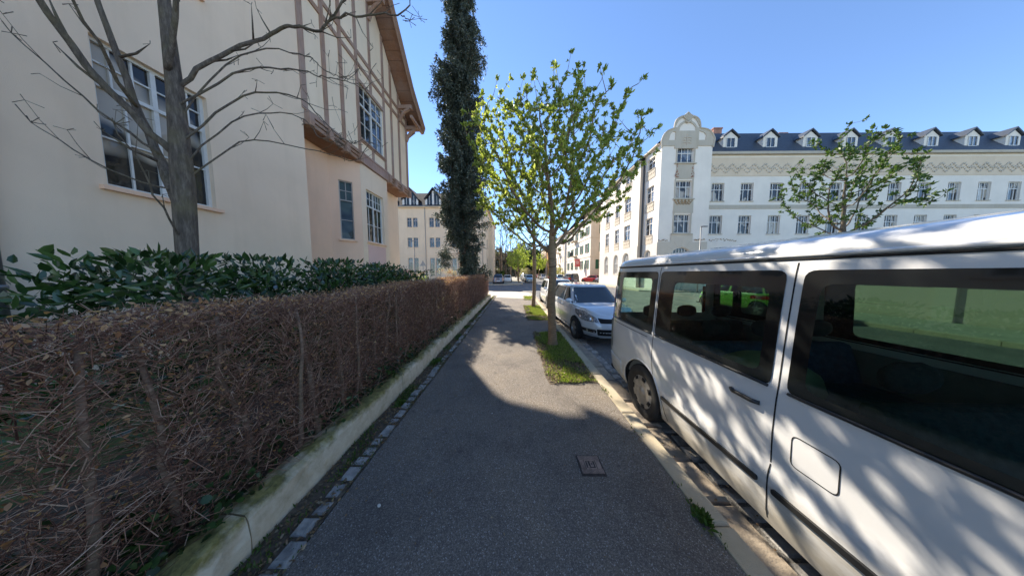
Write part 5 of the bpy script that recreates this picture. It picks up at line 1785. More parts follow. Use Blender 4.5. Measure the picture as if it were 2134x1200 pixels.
    # windows: black bordered glass
    for (side, i, poly, xa, xb) in wins:
        s0, s1 = sorted((sh.sx(xa, side), sh.sx(xb, side)))
        big = rounded(rect(s0 - .012, s1 + .012, zl - .012, zh + .012), .055, 4)
        inn = []
        if i == 0:
            # rear quarter: clear part, and a narrow clear slot at the rear edge
            a, c_ = sorted((sh.sx(X0 - 3.22, side), sh.sx(X0 - 2.52, side)))
            inn.append(rounded(rect(a, c_, zl + .09, zh - .07), .05))
            a, c_ = sorted((sh.sx(X0 - 3.50, side), sh.sx(X0 - 3.34, side)))
            inn.append(rounded(rect(a, c_, zl + .09, zh - .06), .03))
        elif i == 1:
            a, c_ = sorted((sh.sx(X0 - 2.16, side), sh.sx(X0 - 1.36, side)))
            inn.append(rounded(rect(a, c_, zl + .05, zh - .10), .06))
        else:
            a, c_ = sorted((sh.sx(xa + .06, side), sh.sx(xb - .05, side)))
            inn.append(rounded(rect(a, c_, zl + .04, zh - .06), .06))
        fr = sh.panel('window_border', big, M['frit'], root, .003, 0, (.07, .06), [dense(h, .06) for h in inn])
        for h in inn:
            V, F = sh.sheet(dense(h, .06), (), (.08, .07), .0025)
            mb = MB(); mb.add(V, F); mb.build('pane', M['vanglass'] if side < 0 else M['vanglass_dark'], fr, True)
        # rubber strip below the glass
        mb = MB(); mb.tube([sh.P3(s, zl - .012, .006) for s in np.linspace(s0, s1, 12)], .010, 5); mb.build('window_seal', M['trim'], root, True)
    V, F = sh.sheet(dense(ws, .08), (), (.09, .08), .002); mb = MB(); mb.add(V, F); mb.build('windscreen', M['vanglass'], root, True)
    for pl_ in rear:
        V, F = sh.sheet(dense(pl_, .08), (), (.09, .08), .002); mb = MB(); mb.add(V, F); mb.build('rear_window', M['vanglass'], root, True)
    # panel joints
    for side in (-1, 1):
        mb = MB()
        sx = lambda x: sh.sx(x, side)
        sh.strip(mb, [(sx(X0 - 2.40), zt - .05), (sx(X0 - 2.40), .78), (sx(X0 - 2.36), .60), (sx(X0 - 2.20), .44), (sx(X0 - 2.12), .28)], .009)
        mb.build('door_gap', M['seam'], root)
        for ln in ([(sx(X0 - 1.25), .28), (sx(X0 - 1.25), zt - .05)], [(sx(X0 - .2), .28), (sx(X0 - .2), 1.2)], [(sx(X0 - 3.42), 1.06), (sx(X0 - 2.5), 1.06)]):
            mb = MB(); sh.strip(mb, ln, .008); mb.build('door_gap', M['seam'], root)
        # sliding rail below the quarter window, rubbing strip, sill
        s0, s1 = sorted((sx(X0 - 3.30), sx(X0 - 2.45)))
        s0, s1 = sorted((sx(X0 - 2.20), sx(X0 - 1.30)))
        sh.panel('rubbing_strip', rect(s0, s1, .475, .51), M['trim'], root, .014, .012, thick=.016)
        s0, s1 = sorted((sx(X0 - 1.22), sx(X0 - .25)))
        sh.panel('rubbing_strip', rect(s0, s1, .475, .51), M['trim'], root, .014, .012, thick=.016)
        s0, s1 = sorted((sx(X0 - 3.48), sx(xwr - ra - .05)))
        # tall tail lamp on the rear corner, bumper
        e1 = abs(sh.sy(hb * .90, -1))
        s0, s1 = sorted((sx(q + .03), side * e1))
        sh.panel('tail_lamp', rect(s0, s1, .95, 1.6), M['redlens'], root, .008, .02, thick=.01)
        for xw in (xwf, xwr):
            wheel(root, xw, side * (hb - .12), r, .20, side, M['rimdirty'], 'cover')
            ml = MB(); ml.tube([sh.P3(sh.sx(xw, side) + (ra - .003) * math.cos(a), r + (ra - .003) * math.sin(a), -.004) for a in np.linspace(-.2, math.pi + .2, 26)], .011, 6)
            ml.build('arch_lip', M['p_van'], root, True)
        for hx in (X0 - 1.42, X0 - .35):
            p = sh.P3(sx(hx), .98, .022)
            mb = MB(); mb.tube([(p.x - .09, p.y - side * .022, p.z), (p.x - .06, p.y, p.z), (p.x + .06, p.y, p.z), (p.x + .09, p.y - side * .022, p.z)], .014, 8)
            mb.build('door_handle', M['trim'], root, True)
        if side < 0:
            fl = rounded(rect(*sorted((sx(X0 - 1.16), sx(X0 - .98))), .72, .90), .03)
            mb = MB(); sh.strip(mb, fl + [fl[0]], .006); mb.build('fuel_flap', M['seam'], root)
        p = sh.P3(sx(.95), 1.15, 0)
        mb = MB(); mb.lathe([(.001, -.1), (.07, -.09), (.1, 0), (.09, .08), (.001, .1)], 12, 'y'); mm = mb.build('wing_mirror', M['trim'], root, True, loc=(p.x, p.y + side * .18, 1.28)); mm.scale = (.6, .9, 1.4)
        hl = [(side * sh.sy(hb * .62), .72), (side * sh.sy(hb * .95), .74), (side * sh.sy(hb * .95), .93), (side * sh.sy(hb * .66), .88)]
        sh.panel('headlight', hl if side > 0 else hl[::-1], M['lens'], root, .005, .04)
    sh.panel('grille', rect(sh.sy(-hb * .5), sh.sy(hb * .5), .70, .84), M['trim'], root, .005, .03)
    sh.panel('front_bumper', rect(sh.sy(-hb * .9), sh.sy(hb * .9), .30, .52), M['bumper'], root, .02, .04, thick=.02)
    sh.panel('number_plate', rect(sh.sy(-.26), sh.sy(.26), .38, .49), M['plate'], root, .03, .01)
    # rear bumper wraps the corner
    sb = abs(sh.sx(xwr - ra - .06, -1))
    for side in (-1, 1):
        s0, s1 = sorted((side * (sb + .02), side * (sh.tot / 2 - .001)))
        sh.panel('rear_bumper', rect(s0, s1, .30, .52), M['p_van'], root, .012, .03, (.05, .06), thick=.02)
    # interior
    mb = MB(); mb.box(q + .2, 1.5, -hb + .12, hb - .12, .42, .46); mb.build('cabin_floor', M['vantrim'], root)
    for side in (-1, 1):
        mb = MB(); mb.box(q + .15, 1.4, side * (hb - .085) - .012, side * (hb - .085) + .012, .44, 1.06)
        mb.build('inner_side_panel', M['vantrim'], root)
    mb = MB(); mb.box(q + .2, 1.0, -hb + .2, hb - .2, 1.86, 1.88); mb.build('headlining', M['vantrim'], root)
    def bench(x, mat, ys, back=1.15):
        mb = MB()
        mb.box(x, x + .45, ys[0] - .25, ys[-1] + .25, .66, .80)
        mb.mi = 0
        mb.build('bench_seat', mat, root, bevel=.04)
        mb = MB(); P = [(x - .02, .72), (x + .10, .74), (x - .02, back), (x - .12, back)]
        mb.prism(P, ys[0] - .25, ys[-1] + .25, lambda a, b_, c_: (a, c_, b_))
        mb.build('seat_back', mat, root, bevel=.035)
        for y in ys:
            mb = MB(); mb.lathe([(.001, -.12), (.06, -.11), (.085, -.05), (.085, .05), (.06, .11), (.001, .12)], 14, 'y', (0, 0, 0))
            h_ = mb.build('headrest', M['seat'], root, True, loc=(x - .10, y, back + .13)); h_.scale = (.55, 1.05, 1.0)
    bench(X0 - 3.0, M['seat'], (-.5, 0, .5), 1.14)
    bench(X0 - 2.02, M['seatblue'], (-.5, 0, .5), 1.14)
    bench(X0 - 1.0, M['seat'], (-.45, .45), 1.14)
    # bags and a folded cover on the middle bench
    mb = MB(); mb.lathe([(.001, 0), (.36, .01), (.42, .12), (.38, .28), (.26, .38), (.1, .43), (.001, .44)], 24); o = mb.build('seat_cover', M['cover'], root, True, loc=(X0 - 2.0, -.25, .64)); o.scale = (.9, 1.25, 1.0)
    put(root, 1.60 + hb - .02, X0, TOUS)
    return root
M['bumper'] = simple('grey plastic bumper', (0.09, 0.095, 0.10), 0.6, var=0.2)
M['cover'] = simple('olive cloth', (0.40, 0.44, 0.24), 0.9, var=0.3)
van()

# ================================================================= BUILDINGS BEYOND
M['st_cream'] = stucco('cream stucco', (0.78, 0.62, 0.45), (0.75, 0.7, 0.6), 0.25, 40, 0.3)
M['st_white'] = stucco('white render', (0.88, 0.79, 0.68), (0.8, 0.78, 0.72), 0.2, 30, 0.4)
M['st_sand'] = stucco('sand coloured render', (0.62, 0.54, 0.43), (0.7, 0.65, 0.55), 0.3, 40, 0.4)
M['st_grey'] = stucco('grey beige render', (0.58, 0.49, 0.39), (0.7, 0.65, 0.55), 0.3, 40, 0.3)
M['orn'] = stucco('ornament stucco', (0.55, 0.48, 0.38), (0.7, 0.6, 0.45), 0.4, 30, 0.6)
M['orn_brown'] = simple('brown painted ornament', (0.36, 0.24, 0.13), 0.9, var=0.3)
M['orn_red'] = simple('reddish painted ornament', (0.40, 0.20, 0.14), 0.9, var=0.3)
M['slate'] = simple('blue black slate', (0.045, 0.055, 0.07), 0.5, var=0.4, vscale=9, bmp=0.5, bscale=9)
M['green'] = simple('green shutters', (0.012, 0.085, 0.04), 0.6, var=0.2)
M['st_orange2'] = stucco('orange facade', (0.62, 0.34, 0.12), (0.8, 0.7, 0.6), 0.2, 30, 0.2)
M['dash'] = simple('graffiti paint', (0.02, 0.02, 0.02), 0.6)

def tiled_roof_mat():
    m, n, l, b = new_mat('ribbed roof tiles')
    v = coords(n, l)
    w = n.new('ShaderNodeTexWave'); w.inputs['Scale'].default_value = 1.6; w.inputs['Distortion'].default_value = 1.2; l.new(v, w.inputs['Vector'])
    f = noise(n, l, v, 6, 5)
    c = ramp(n, l, f, [(0.35, (0.02, 0.02, 0.024)), (0.6, (0.045, 0.045, 0.05)), (0.75, (0.09, 0.09, 0.10))])
    l.new(c, b.inputs['Base Color']); b.inputs['Roughness'].default_value = .9
    b.inputs['Specular IOR Level'].default_value = .1
    bump(n, l, b, w.outputs['Fac'], .35, .03)
    return m
M['tiles2'] = tiled_roof_mat()

def beige_building():
    Y = 36.0; X0, X1 = -31.0, -4.8
    root = empty('apartment_building', label='three storey beige apartment building with dark dormered roof beyond the crossing on the left', cat='building')
    cols = []
    x = -15.2 - 3.75 * 4
    holes = []; places = []
    for k in range(-4, 3):
        c = -17.18 + 3.75 * k
        for (a, w) in ((-.90, .78), (.10, .78)):
            for (z0, z1, i) in ((9.40, 10.95, 2), (6.05, 7.65, 1), ((2.15, 4.25, 0) if k < 1 else (1.2, 4.25, 0))):
                if c + a + w > X1 - .5: continue
                holes.append(rect(c + a, c + a + w, z0, z1)); places.append((c + a, z0, w, z1 - z0))
    wall('front_wall', root, (0, Y, 0), '-y', rect(X0, X1, -.1, 12.7), holes, M['st_cream'], .2)
    for (x, z, w, h) in places:
        window(root, (x, Y, z), '-y', w, h, (1, 1), .30, (0, 0), (0, 0), frame='win_grey', pane='pane_blue', sillmat='st_cream', depth=.16, fw=.045)
    # side wall along the street with a shallow bay
    hs = []
    pl = []
    for yy in (1.4, 4.6, 7.6, 10.6, 13.6):
        for (z0, z1) in ((9.4, 10.95), (6.05, 7.65), (2.2, 4.2)):
            hs.append(rect(yy, yy + 1.0, z0, z1)); pl.append((yy, z0, 1.0, z1 - z0))
    wall('side_wall', root, (X1, Y, 0), '+x', rect(0, 17, -.1, 12.7), hs, M['st_cream'], .2)
    for (yy, z, w, h) in pl:
        window(root, (X1, Y + yy, z), '+x', w, h, (1, 1), .3, (0, 0), (0, 0), frame='win_grey', pane='pane_blue', sillmat='st_cream', depth=.16)
    mb = MB(); mb.box(X1, X1 + .7, Y + 3.9, Y + 9.4, -.1, 11.0); mb.box(X1, X1 + .9, Y + 3.7, Y + 9.6, 11.0, 11.35); mb.build('street_bay', M['st_cream'], root)
    mb = MB(); mb.box(X0, X1, Y + 16.9, Y + 17, 0, 12.7); mb.box(X0, X0 + .1, Y, Y + 17, 0, 12.7); mb.build('rear_walls', M['st_cream'], root)
    mb = MB(); mb.box(X0, X1 + .05, Y - .05, Y - .002, 4.62, 4.72); mb.box(X0, X1 + .05, Y - .30, Y - .002, 12.55, 12.72); mb.box(X1 + .002, X1 + .35, Y - .3, Y + 17, 12.55, 12.72)
    mb.box(X1 - .5, X1 + .03, Y - .035, Y - .003, 0, 12.5)
    mb.build('cornice', M['st_cream'], root)
    mb = MB(); mb.tube([(X0, Y - .38, 12.75), (X1 + .4, Y - .38, 12.75)], .08, 6); mb.build('gutter', M['zinc'], root)
    mb = MB()
    for px in (-15.0, -5.35): mb.tube([(px, Y - .07, 0), (px, Y - .07, 12.6)], .045, 6)
    mb.build('downpipe', M['zinc'], root)
    mb = MB(); mb.box(X1 + .01, X1 + .06, Y + .6, Y + 1.2, 0, 1.15); mb.box(X1 - .9, X1 + .055, Y - .055, Y - .004, 0, 1.1); mb.build('brick_base', M['orn_red'], root)
    # roof: hipped
    mb = MB()
    V = [(X0, Y - .42, 12.72), (X1 + .45, Y - .42, 12.72), (X1 + .45, Y + 17, 12.72), (X0, Y + 17, 12.72), (X0, Y + 4.5, 16.6), (X1 - 4.2, Y + 4.5, 16.6), (X1 - 4.2, Y + 12, 16.6), (X0, Y + 12, 16.6)]
    mb.add(V, [(0, 1, 5, 4), (1, 2, 6, 5), (2, 3, 7, 6), (4, 5, 6, 7), (0, 4, 7, 3)])
    mb.build('roof', M['tiles2'], root)
    for c in (-25.2, -21.35, -17.45, -13.6, -9.7):
        d = MB(); hw = 1.25
        zt_, ze = 15.9, 14.05
        d.prism([(c - hw - .25, ze - .1), (c, zt_), (c + hw + .25, ze - .1), (c + hw + .1, ze - .22), (c, zt_ - .2), (c - hw - .1, ze - .22)], Y - .15, Y + 4.2, lambda a, b_, c_: (a, c_, b_))
        o = d.build('dormer', M['tiles2'], root)
        d = MB()
        d.prism([(c - hw, 12.9), (c + hw, 12.9), (c + hw, ze), (c, zt_ - .25), (c - hw, ze)], Y + .16, Y + 2.6, lambda a, b_, c_: (a, c_, b_))
        d.build('dormer_wall', M['pane'], o)
        d = MB()
        for xx in (-hw + .08, 0, hw - .08): d.box(c + xx - .15, c + xx + .15, Y + .06, Y + .15, 12.85, ze + (1.25 if xx == 0 else .0))
        d.box(c - hw, c + hw, Y + .08, Y + .14, 12.85, 13.0)
        for xx in (-hw * .5, hw * .5): d.box(c + xx - .03, c + xx + .03, Y + .09, Y + .13, 12.9, ze + .5)
        d.build('dormer_frame', M['win_white'], o)
    # graffiti scrawl low on the wall
    rr = random.Random(5)
    mb = MB(); x = -17.9
    glyphs = ['D', 'Z', 'U', 'N', 'G', 'Z']
    strokes = {'D': [[(0, 0), (0, 1), (.6, .85), (.65, .3), (0, 0)]], 'Z': [[(0, 1), (.6, 1), (0, 0), (.65, .05)]], 'U': [[(0, 1), (.05, .1), (.5, .1), (.55, 1)]],
               'N': [[(0, 0), (.05, 1), (.5, .05), (.55, 1)]], 'G': [[(.6, .9), (.1, .9), (0, .15), (.6, .1), (.6, .5), (.3, .5)]]}
    for g_ in glyphs:
        for s_ in strokes[g_]:
            mb.tube([(x + u * .62, Y - .012, 1.5 + v_ * .52 + rr.uniform(-.03, .03)) for u, v_ in s_], .045, 5)
        x += .54
    for j in range(2):
        mb.tube([(-15.2 + t * .16, Y - .012, 2.2 + .14 * math.sin(t * 2.2 + j)) for t in range(8)], .035, 5)
    mb.build('graffiti', M['dash'], root)
    rebase(root, (-17, 40, 0))
beige_building()

def white_building():
    root = empty('corner_building', label='tall white corner building with curved ornamental gable and slate roof on the right', cat='building')
    Y = 22.6; XA, XB = 15.0, 20.1
    FR = 'win_white'
    # tower front: outline with curved gable
    cx = 17.42
    def lobe(x0, z0, x1, z1, bulge, k=8):
        p = Vector((x0, z0)); q = Vector((x1, z1)); d = q - p; n_ = Vector((d.y, -d.x)).normalized()
        return [tuple(p + d * (i / k) + n_ * bulge * math.sin(math.pi * i / k)) for i in range(k + 1)]
    gable = [(XB, 14.4), (XB + .12, 15.2)] + lobe(XB + .1, 15.3, 18.75, 16.25, .30) + lobe(18.72, 16.3, 17.75, 17.45, .34) + [(17.42, 17.75)] + lobe(17.1, 17.45, 16.12, 16.3, .34) + lobe(16.1, 16.25, XA - .1, 15.0, .30) + [(XA - .1, 14.9), (XA, 14.4)]
    W0, W1 = 16.62, 18.22
    rows = [(12.95, 14.42), (9.42, 11.18), (5.88, 7.78)]
    holes = [rect(W0, W1, a, b) for a, b in rows] + [arch(16.45, 18.55, 3.0, 4.38, 3.45)]
    wall('tower_front', root, (0, Y, 0), '-y', [(XA, -.1), (XB, -.1)] + gable, holes, M['st_white'], .22)
    for a, b in rows:
        window(root, (W0, Y, a), '-y', W1 - W0, b - a, (.9, 1.2, .9), .36, (0, 0), (1, 0), frame=FR, pane='pane_curtain' if a < 12 else 'pane_blue', sillmat='orn', depth=.18, fw=.07)
    window(root, (16.45, Y, 3.0), '-y', 2.1, 1.38, (1, 1, 1, 1, 1, 1, 1), 0, (0, 1), (0, 0), arched=True, frame=FR, pane='pane', sillmat='orn', depth=.18, fw=.05)
    # ground floor sand coloured with joints
    mb = MB(); V2, F = sheet([(XA - .03, -.1), (XB + .02, -.1), (XB + .02, 4.95), (18.6, 4.95), (18.6, 5.8), (16.3, 5.8), (16.3, 4.95), (XA - .03, 4.95)], [arch(16.42, 18.58, 2.9, 4.42, 3.45)])
    mb.add([(a, Y - .05, b) for a, b in V2], F); mb.mi = 1
    for z in np.arange(.5, 3.4, .45): mb.box(XA, 16.35, Y - .057, Y - .052, z, z + .025); mb.box(18.65, XB, Y - .057, Y - .052, z, z + .025)
    for i in range(7):
        a = math.pi * (i + .5) / 7
        mb.beam((17.5 + 1.12 * math.cos(a), Y - .055, 3.5 + 1.0 * math.sin(a)), (17.5 + 1.9 * math.cos(a), Y - .055, 3.5 + 1.65 * math.sin(a)), .03, .006, (0, 1, 0))
    mb.build('ground_floor_facing', [M['st_sand'], M['orn']], root)
    # ornament: bands of the gable, panels between windows
    def relief(name, poly, mat=M['orn'], d=.04, y=Y, holes=()):
        V2, F = sheet(poly, holes)
        mb = MB(); mb.add([(a, y - d, b) for a, b in V2], F)
        for pl in [poly] + list(holes):
            n = len(pl); mb.add([(a, y - d, b) for a, b in pl] + [(a, y, b) for a, b in pl], [(i, (i + 1) % n, n + (i + 1) % n, n + i) for i in range(n)])
        return mb.build(name, mat, root)
    # gable frame with white fields left open
    f1 = [(15.62, 15.1), (16.28, 15.1), (16.28, 15.9), (16.0, 15.95), (15.75, 15.65)]
    f2 = [(18.62, 15.1), (19.3, 15.1), (19.35, 15.6), (19.1, 15.85), (18.62, 16.0)]
    f3 = arch(16.62, 18.3, 16.0, 16.82, 16.02, 8)
    f4 = [(16.2, 16.35), (16.42, 16.3), (16.75, 16.75), (17.15, 17.0), (17.0, 17.35), (16.55, 17.0)]
    f5 = [(2 * cx + .05 - a, b) for a, b in f4][::-1]
    out = [(XA - .05, 14.55), (16.25, 14.55), (16.25, 14.3), (18.6, 14.3), (18.6, 14.55), (XB + .05, 14.55)] + gable[1:-1]
    relief('gable_ornament', out, M['orn'], .06, Y, [f1, f2, f3, f4, f5])
    mb = MB(); pts = [(a, Y - .05, b) for a, b in gable]; mb.tube(pts, .085, 6); mb.build('gable_coping', M['orn'], root)
    mb = MB()
    for i in range(7):
        a = R(90 + (i - 3) * 17); mb.tube([(cx, Y - .08, 16.95), (cx + .62 * math.cos(a), Y - .10, 16.95 + .62 * math.sin(a))], [.03, .085], 5)
    mb.tube([(cx - .3, Y - .09, 16.95), (cx, Y - .12, 16.75), (cx + .3, Y - .09, 16.95)], .07, 5)
    mb.build('shell_ornament', M['orn'], root)
    mb = MB()
    for s_ in (-1, 1):
        for hh in (.25, .5, .75):
            mb.tube([(cx + s_ * (.02 + .09 * t), Y - .075, 14.55 + hh + .05 * t - .012 * t * t) for t in range(6)], [.02, .03, .04, .04, .03, .015], 5)
    mb.tube([(cx, Y - .075, 14.6), (cx, Y - .075, 15.7)], .03, 5); mb.build('gable_relief', M['st_grey'], root)
    relief('window_panel', [(16.5, 11.3), (18.4, 11.3), (18.3, 12.85), (16.55, 12.85)])
    relief('window_panel', [(16.42, 7.9), (18.5, 7.9), (18.45, 9.25), (16.5, 9.25)])
    for (a, b) in rows:
        mb = MB()
        for x in (W0 - .16, W1 + .04): mb.box(x, x + .12, Y - .045, Y - .002, a - .05, b + .1)
        mb.box(W0 - .3, W1 + .3, Y - .14, Y - .003, a - .16, a - .08)
        mb.build('window_surround', M['orn'], root)
    def garland(xc, z, w, mat, y=Y - .07, up=False):
        mb = MB()
        for i in range(5):
            x0 = xc - w / 2 + w * i / 5
            mb.tube([(x0 + w / 5 * t / 6, y, z - .22 * math.sin(math.pi * t / 6)) for t in range(7)], .035, 5)
            mb.tube([(x0 + .06 * math.cos(t), y, z - .02 + .06 * math.sin(t)) for t in np.linspace(0, 6.3, 9)], .03, 5)
        return mb.build('garland', mat, root)
    garland(cx, 9.18, 1.8, M['orn_brown']); garland(cx, 8.98, 1.5, M['orn_brown'])
    rr = random.Random(8)
    for s_ in (-1, 1):
        mb = MB()
        for i in range(16):
            z = 11.45 + rr.random() ** 1.6 * 1.35; x = cx + s_ * (.78 + rr.uniform(-.16, .16) * (1 if z < 12 else .4))
            mb.tube([(x, Y - .06, z), (x + rr.uniform(-.08, .08), Y - .07, z + rr.uniform(.03, .12))], .035, 5)
        mb.build('flower_ornament', M['orn_red'], root)
    for (xa, xb) in ((15.05, 16.15), (18.75, 20.0), (20.3, 23.2)):
        mb = MB()
        for i in range(int((xb - xa) / .11)):
            x = xa + i * .11; z = 5.12 + rr.uniform(-.1, .1)
            mb.tube([(x, Y - .065, z), (x + rr.uniform(-.1, .1), Y - .07, z + rr.uniform(-.12, .12))], .04, 4)
        mb.build('frieze', M['orn_brown'], root)
    # tower side (facing the street), then the long recessed side
    def sidewall(name, X, ya, yb, wins, ztop, mat=M['st_white']):
        holes = []
        for (y0, y1) in wins:
            for (z0, z1) in ((12.95, 14.2), (9.42, 11.18), (5.88, 7.78)):
                if z1 < ztop: holes.append((rect(yb - y1, yb - y0, z0, z1), z0, z1, y1, 0))
            holes.append((arch(yb - y1, yb - y0, 1.6, 4.25, 3.5), 1.6, 4.25, y1, 1))
        wall(name, root, (X, yb, 0), '-x', rect(0, yb - ya, -.1, ztop), [h[0] for h in holes], mat, .22)
        for h, z0, z1, y1, ar in holes:
            w = h[1][0] - h[0][0]
            window(root, (X, y1, z0), '-x', w, z1 - z0, (1, 1) if not ar else (1, 1, 1, 1), .34 if not ar else .45, (0, 1), (1, 0), arched=bool(ar), frame=FR, pane='pane_blue', sillmat='orn', depth=.18, fw=.06)
            if not ar:
                mb = MB()
                for t in range(3): mb.tube([(X - .05, y1 - w * (t + u / 6) / 3, z0 - .35 - .16 * math.sin(math.pi * u / 6)) for u in range(7)], .035, 4)
                mb.box(X - .05, X - .004, y1 - w - .1, y1 + .1, z0 - .95, z0 - .18)
                mb.build('window_apron', M['orn'], root)
    sidewall('tower_side', XA, Y, 25.3, [(23.55, 24.85)], 14.85)
    sidewall('street_wall', 14.5, 25.3, 36.3, [(27.1, 28.6), (29.9, 31.2), (33.0, 34.3)], 14.3)
    mb = MB(); mb.box(14.52, XA + .02, 25.30, 25.42, -.1, 14.3); mb.build('street_return', M['st_grey'], root)
    mb = MB(); mb.tube([(14.85, 25.22, 0), (14.85, 25.22, 14.2)], .07, 8); mb.build('downpipe', M['slate'], root, True)
    # facing with holes
    mb = MB()
    V2, F = sheet(rect(0, 25.3 - Y, -.1, 4.95), [arch(25.3 - 24.89, 25.3 - 23.51, 1.5, 4.3, 3.5)])
    mb.add([(XA - .03, 25.3 - a, b) for a, b in V2], F)
    V2, F = sheet(rect(0, 11.0, -.1, 4.9), [arch(36.3 - y1_ - .04, 36.3 - y0_ + .04, 1.5, 4.3, 3.5) for (y0_, y1_) in ((33.0, 34.3), (29.9, 31.2), (27.1, 28.6))])
    mb.add([(14.47, 36.3 - a, b) for a, b in V2], F)
    mb.build('ground_floor_facing', stucco('pale sand render', (0.62, 0.59, 0.53), (0.7, 0.65, 0.55), 0.3, 40, 0.4), root)
    mb = MB(); mb.box(XA - .32, 15.0, Y + .3, 25.3, 14.85, 15.0); mb.box(14.15, 14.5, 25.2, 36.5, 14.3, 14.48); mb.build('side_cornice', M['orn'], root)
    # recessed wing front to the right
    YW = 23.6; XE = 62.0
    holes = []; places = []
    x = XB + 1.05
    while x < XE - 2:
        for (a, b) in ((9.42, 11.30), (5.95, 7.9)): holes.append(rect(x, x + 1.35, a, b)); places.append((x, a, 1.35, b - a, 0))
        holes.append(arch(x - .1, x + 1.45, 2.2, 4.3, 3.5)); places.append((x - .1, 2.2, 1.55, 2.1, 1))
        x += 3.1
    wall('wing_front', root, (0, YW, 0), '-y', rect(XB, XE, -.1, 14.4), holes, M['st_white'], .22)
    for (x, z, w, h, ar) in places:
        window(root, (x, YW, z), '-y', w, h, (.9, 1.2, .9) if not ar else (1, 1, 1, 1, 1), .36, (0, 0), (1, 0), arched=bool(ar), frame=FR, pane='pane_curtain', sillmat='orn', depth=.18, fw=.06)
    mb = MB(); mb.box(XB, XE, YW - .04, YW - .002, 12.0, 13.9); mb.build('upper_band', M['st_cream'], root)
    mb = MB(); mb.box(XB, XE, YW - .05, YW - .003, 8.6, 9.0); mb.box(XB, XE, YW - .30, YW - .003, 14.15, 14.4)
    mb.build('string_course', M['orn'], root)
    mb = MB()
    for x in np.arange(XB + .1, XE, .18):
        z = 12.9 + .22 * math.sin(x * 5.5); mb.tube([(x, YW - .05, z), (x + .11, YW - .055, z + .16)], .07, 4); mb.tube([(x, YW - .05, z - .25), (x - .1, YW - .055, z - .38)], .06, 4)
    mb.build('frieze', M['st_sand'], root)
    # roofs: slate mansard of the wing, roof behind the tower gable, street side
    mb = MB(); V = [(XB, YW - .25, 14.42), (XE, YW - .25, 14.42), (XE, YW + 2.0, 17.6), (XB, YW + 2.0, 17.6), (XE, YW + 7, 18.4), (XB, YW + 7, 18.4), (XB, 36.0, 14.4), (XE, 36.0, 14.4)]
    mb.add(V, [(0, 1, 2, 3), (3, 2, 4, 5), (5, 4, 7, 6)])
    V = [(XA - .3, Y + .35, 15.01), (XA - .3, 27.1, 15.01), (17.42, 27.1, 17.4), (17.42, Y + .35, 17.4), (XB + .4, 27.1, 14.9), (XB + .4, Y + .35, 14.9)]
    mb.add(V, [(0, 1, 2, 3), (3, 2, 4, 5), (1, 4, 2)])
    V = [(14.1, 25.2, 14.5), (14.1, 36.5, 14.5), (17.0, 36.5, 17.0), (17.0, 25.2, 17.0), (24, 36.5, 17.0), (24, 25.2, 17.0)]
    mb.add(V, [(0, 1, 2, 3), (3, 2, 4, 5)])
    mb.build('roof', M['slate'], root)
    for x in np.arange(XB + 2.2, XE - 2, 4.2):
        d = MB(); d.prism([(x, 14.9), (x + 1.5, 14.9), (x + 1.5, 16.1), (x + .75, 16.7), (x, 16.1)], YW + .25, YW + 1.6, lambda a, b_, c_: (a, c_, b_))
        o = d.build('dormer', M['st_white'], root)
        window(root, (x + .3, YW + .245, 15.05), '-y', .9, 1.0, (1, 1), .0, (0, 0), (0, 0), frame=FR, pane='pane_blue', sill=False, depth=-.01, fw=.05, name='dormer_window')
        d = MB(); d.prism([(x - .15, 16.05), (x + .75, 16.8), (x + 1.65, 16.05), (x + 1.65, 16.18), (x + .75, 16.95), (x - .15, 16.18)], YW + .1, YW + 2, lambda a, b_, c_: (a, c_, b_)); d.build('dormer_roof', M['slate'], o)
    mb = MB(); mb.box(14.5, XE, 36.3, 36.4, -.1, 14.3); mb.box(XE - .1, XE, YW, 36.4, -.1, 14.4); mb.build('rear_walls', M['st_white'], root)
    for (x, y) in ((24, 27), (33, 28), (19.5, 31), (45, 28)):
        mb = MB(); mb.box(x, x + 1.0, y, y + .7, 16, 19.0); mb.box(x - .06, x + 1.06, y - .06, y + .76, 19.0, 19.15); mb.build('chimney', M['orn_red'], root)
    rebase(root, (26, 29, 0))
white_building()

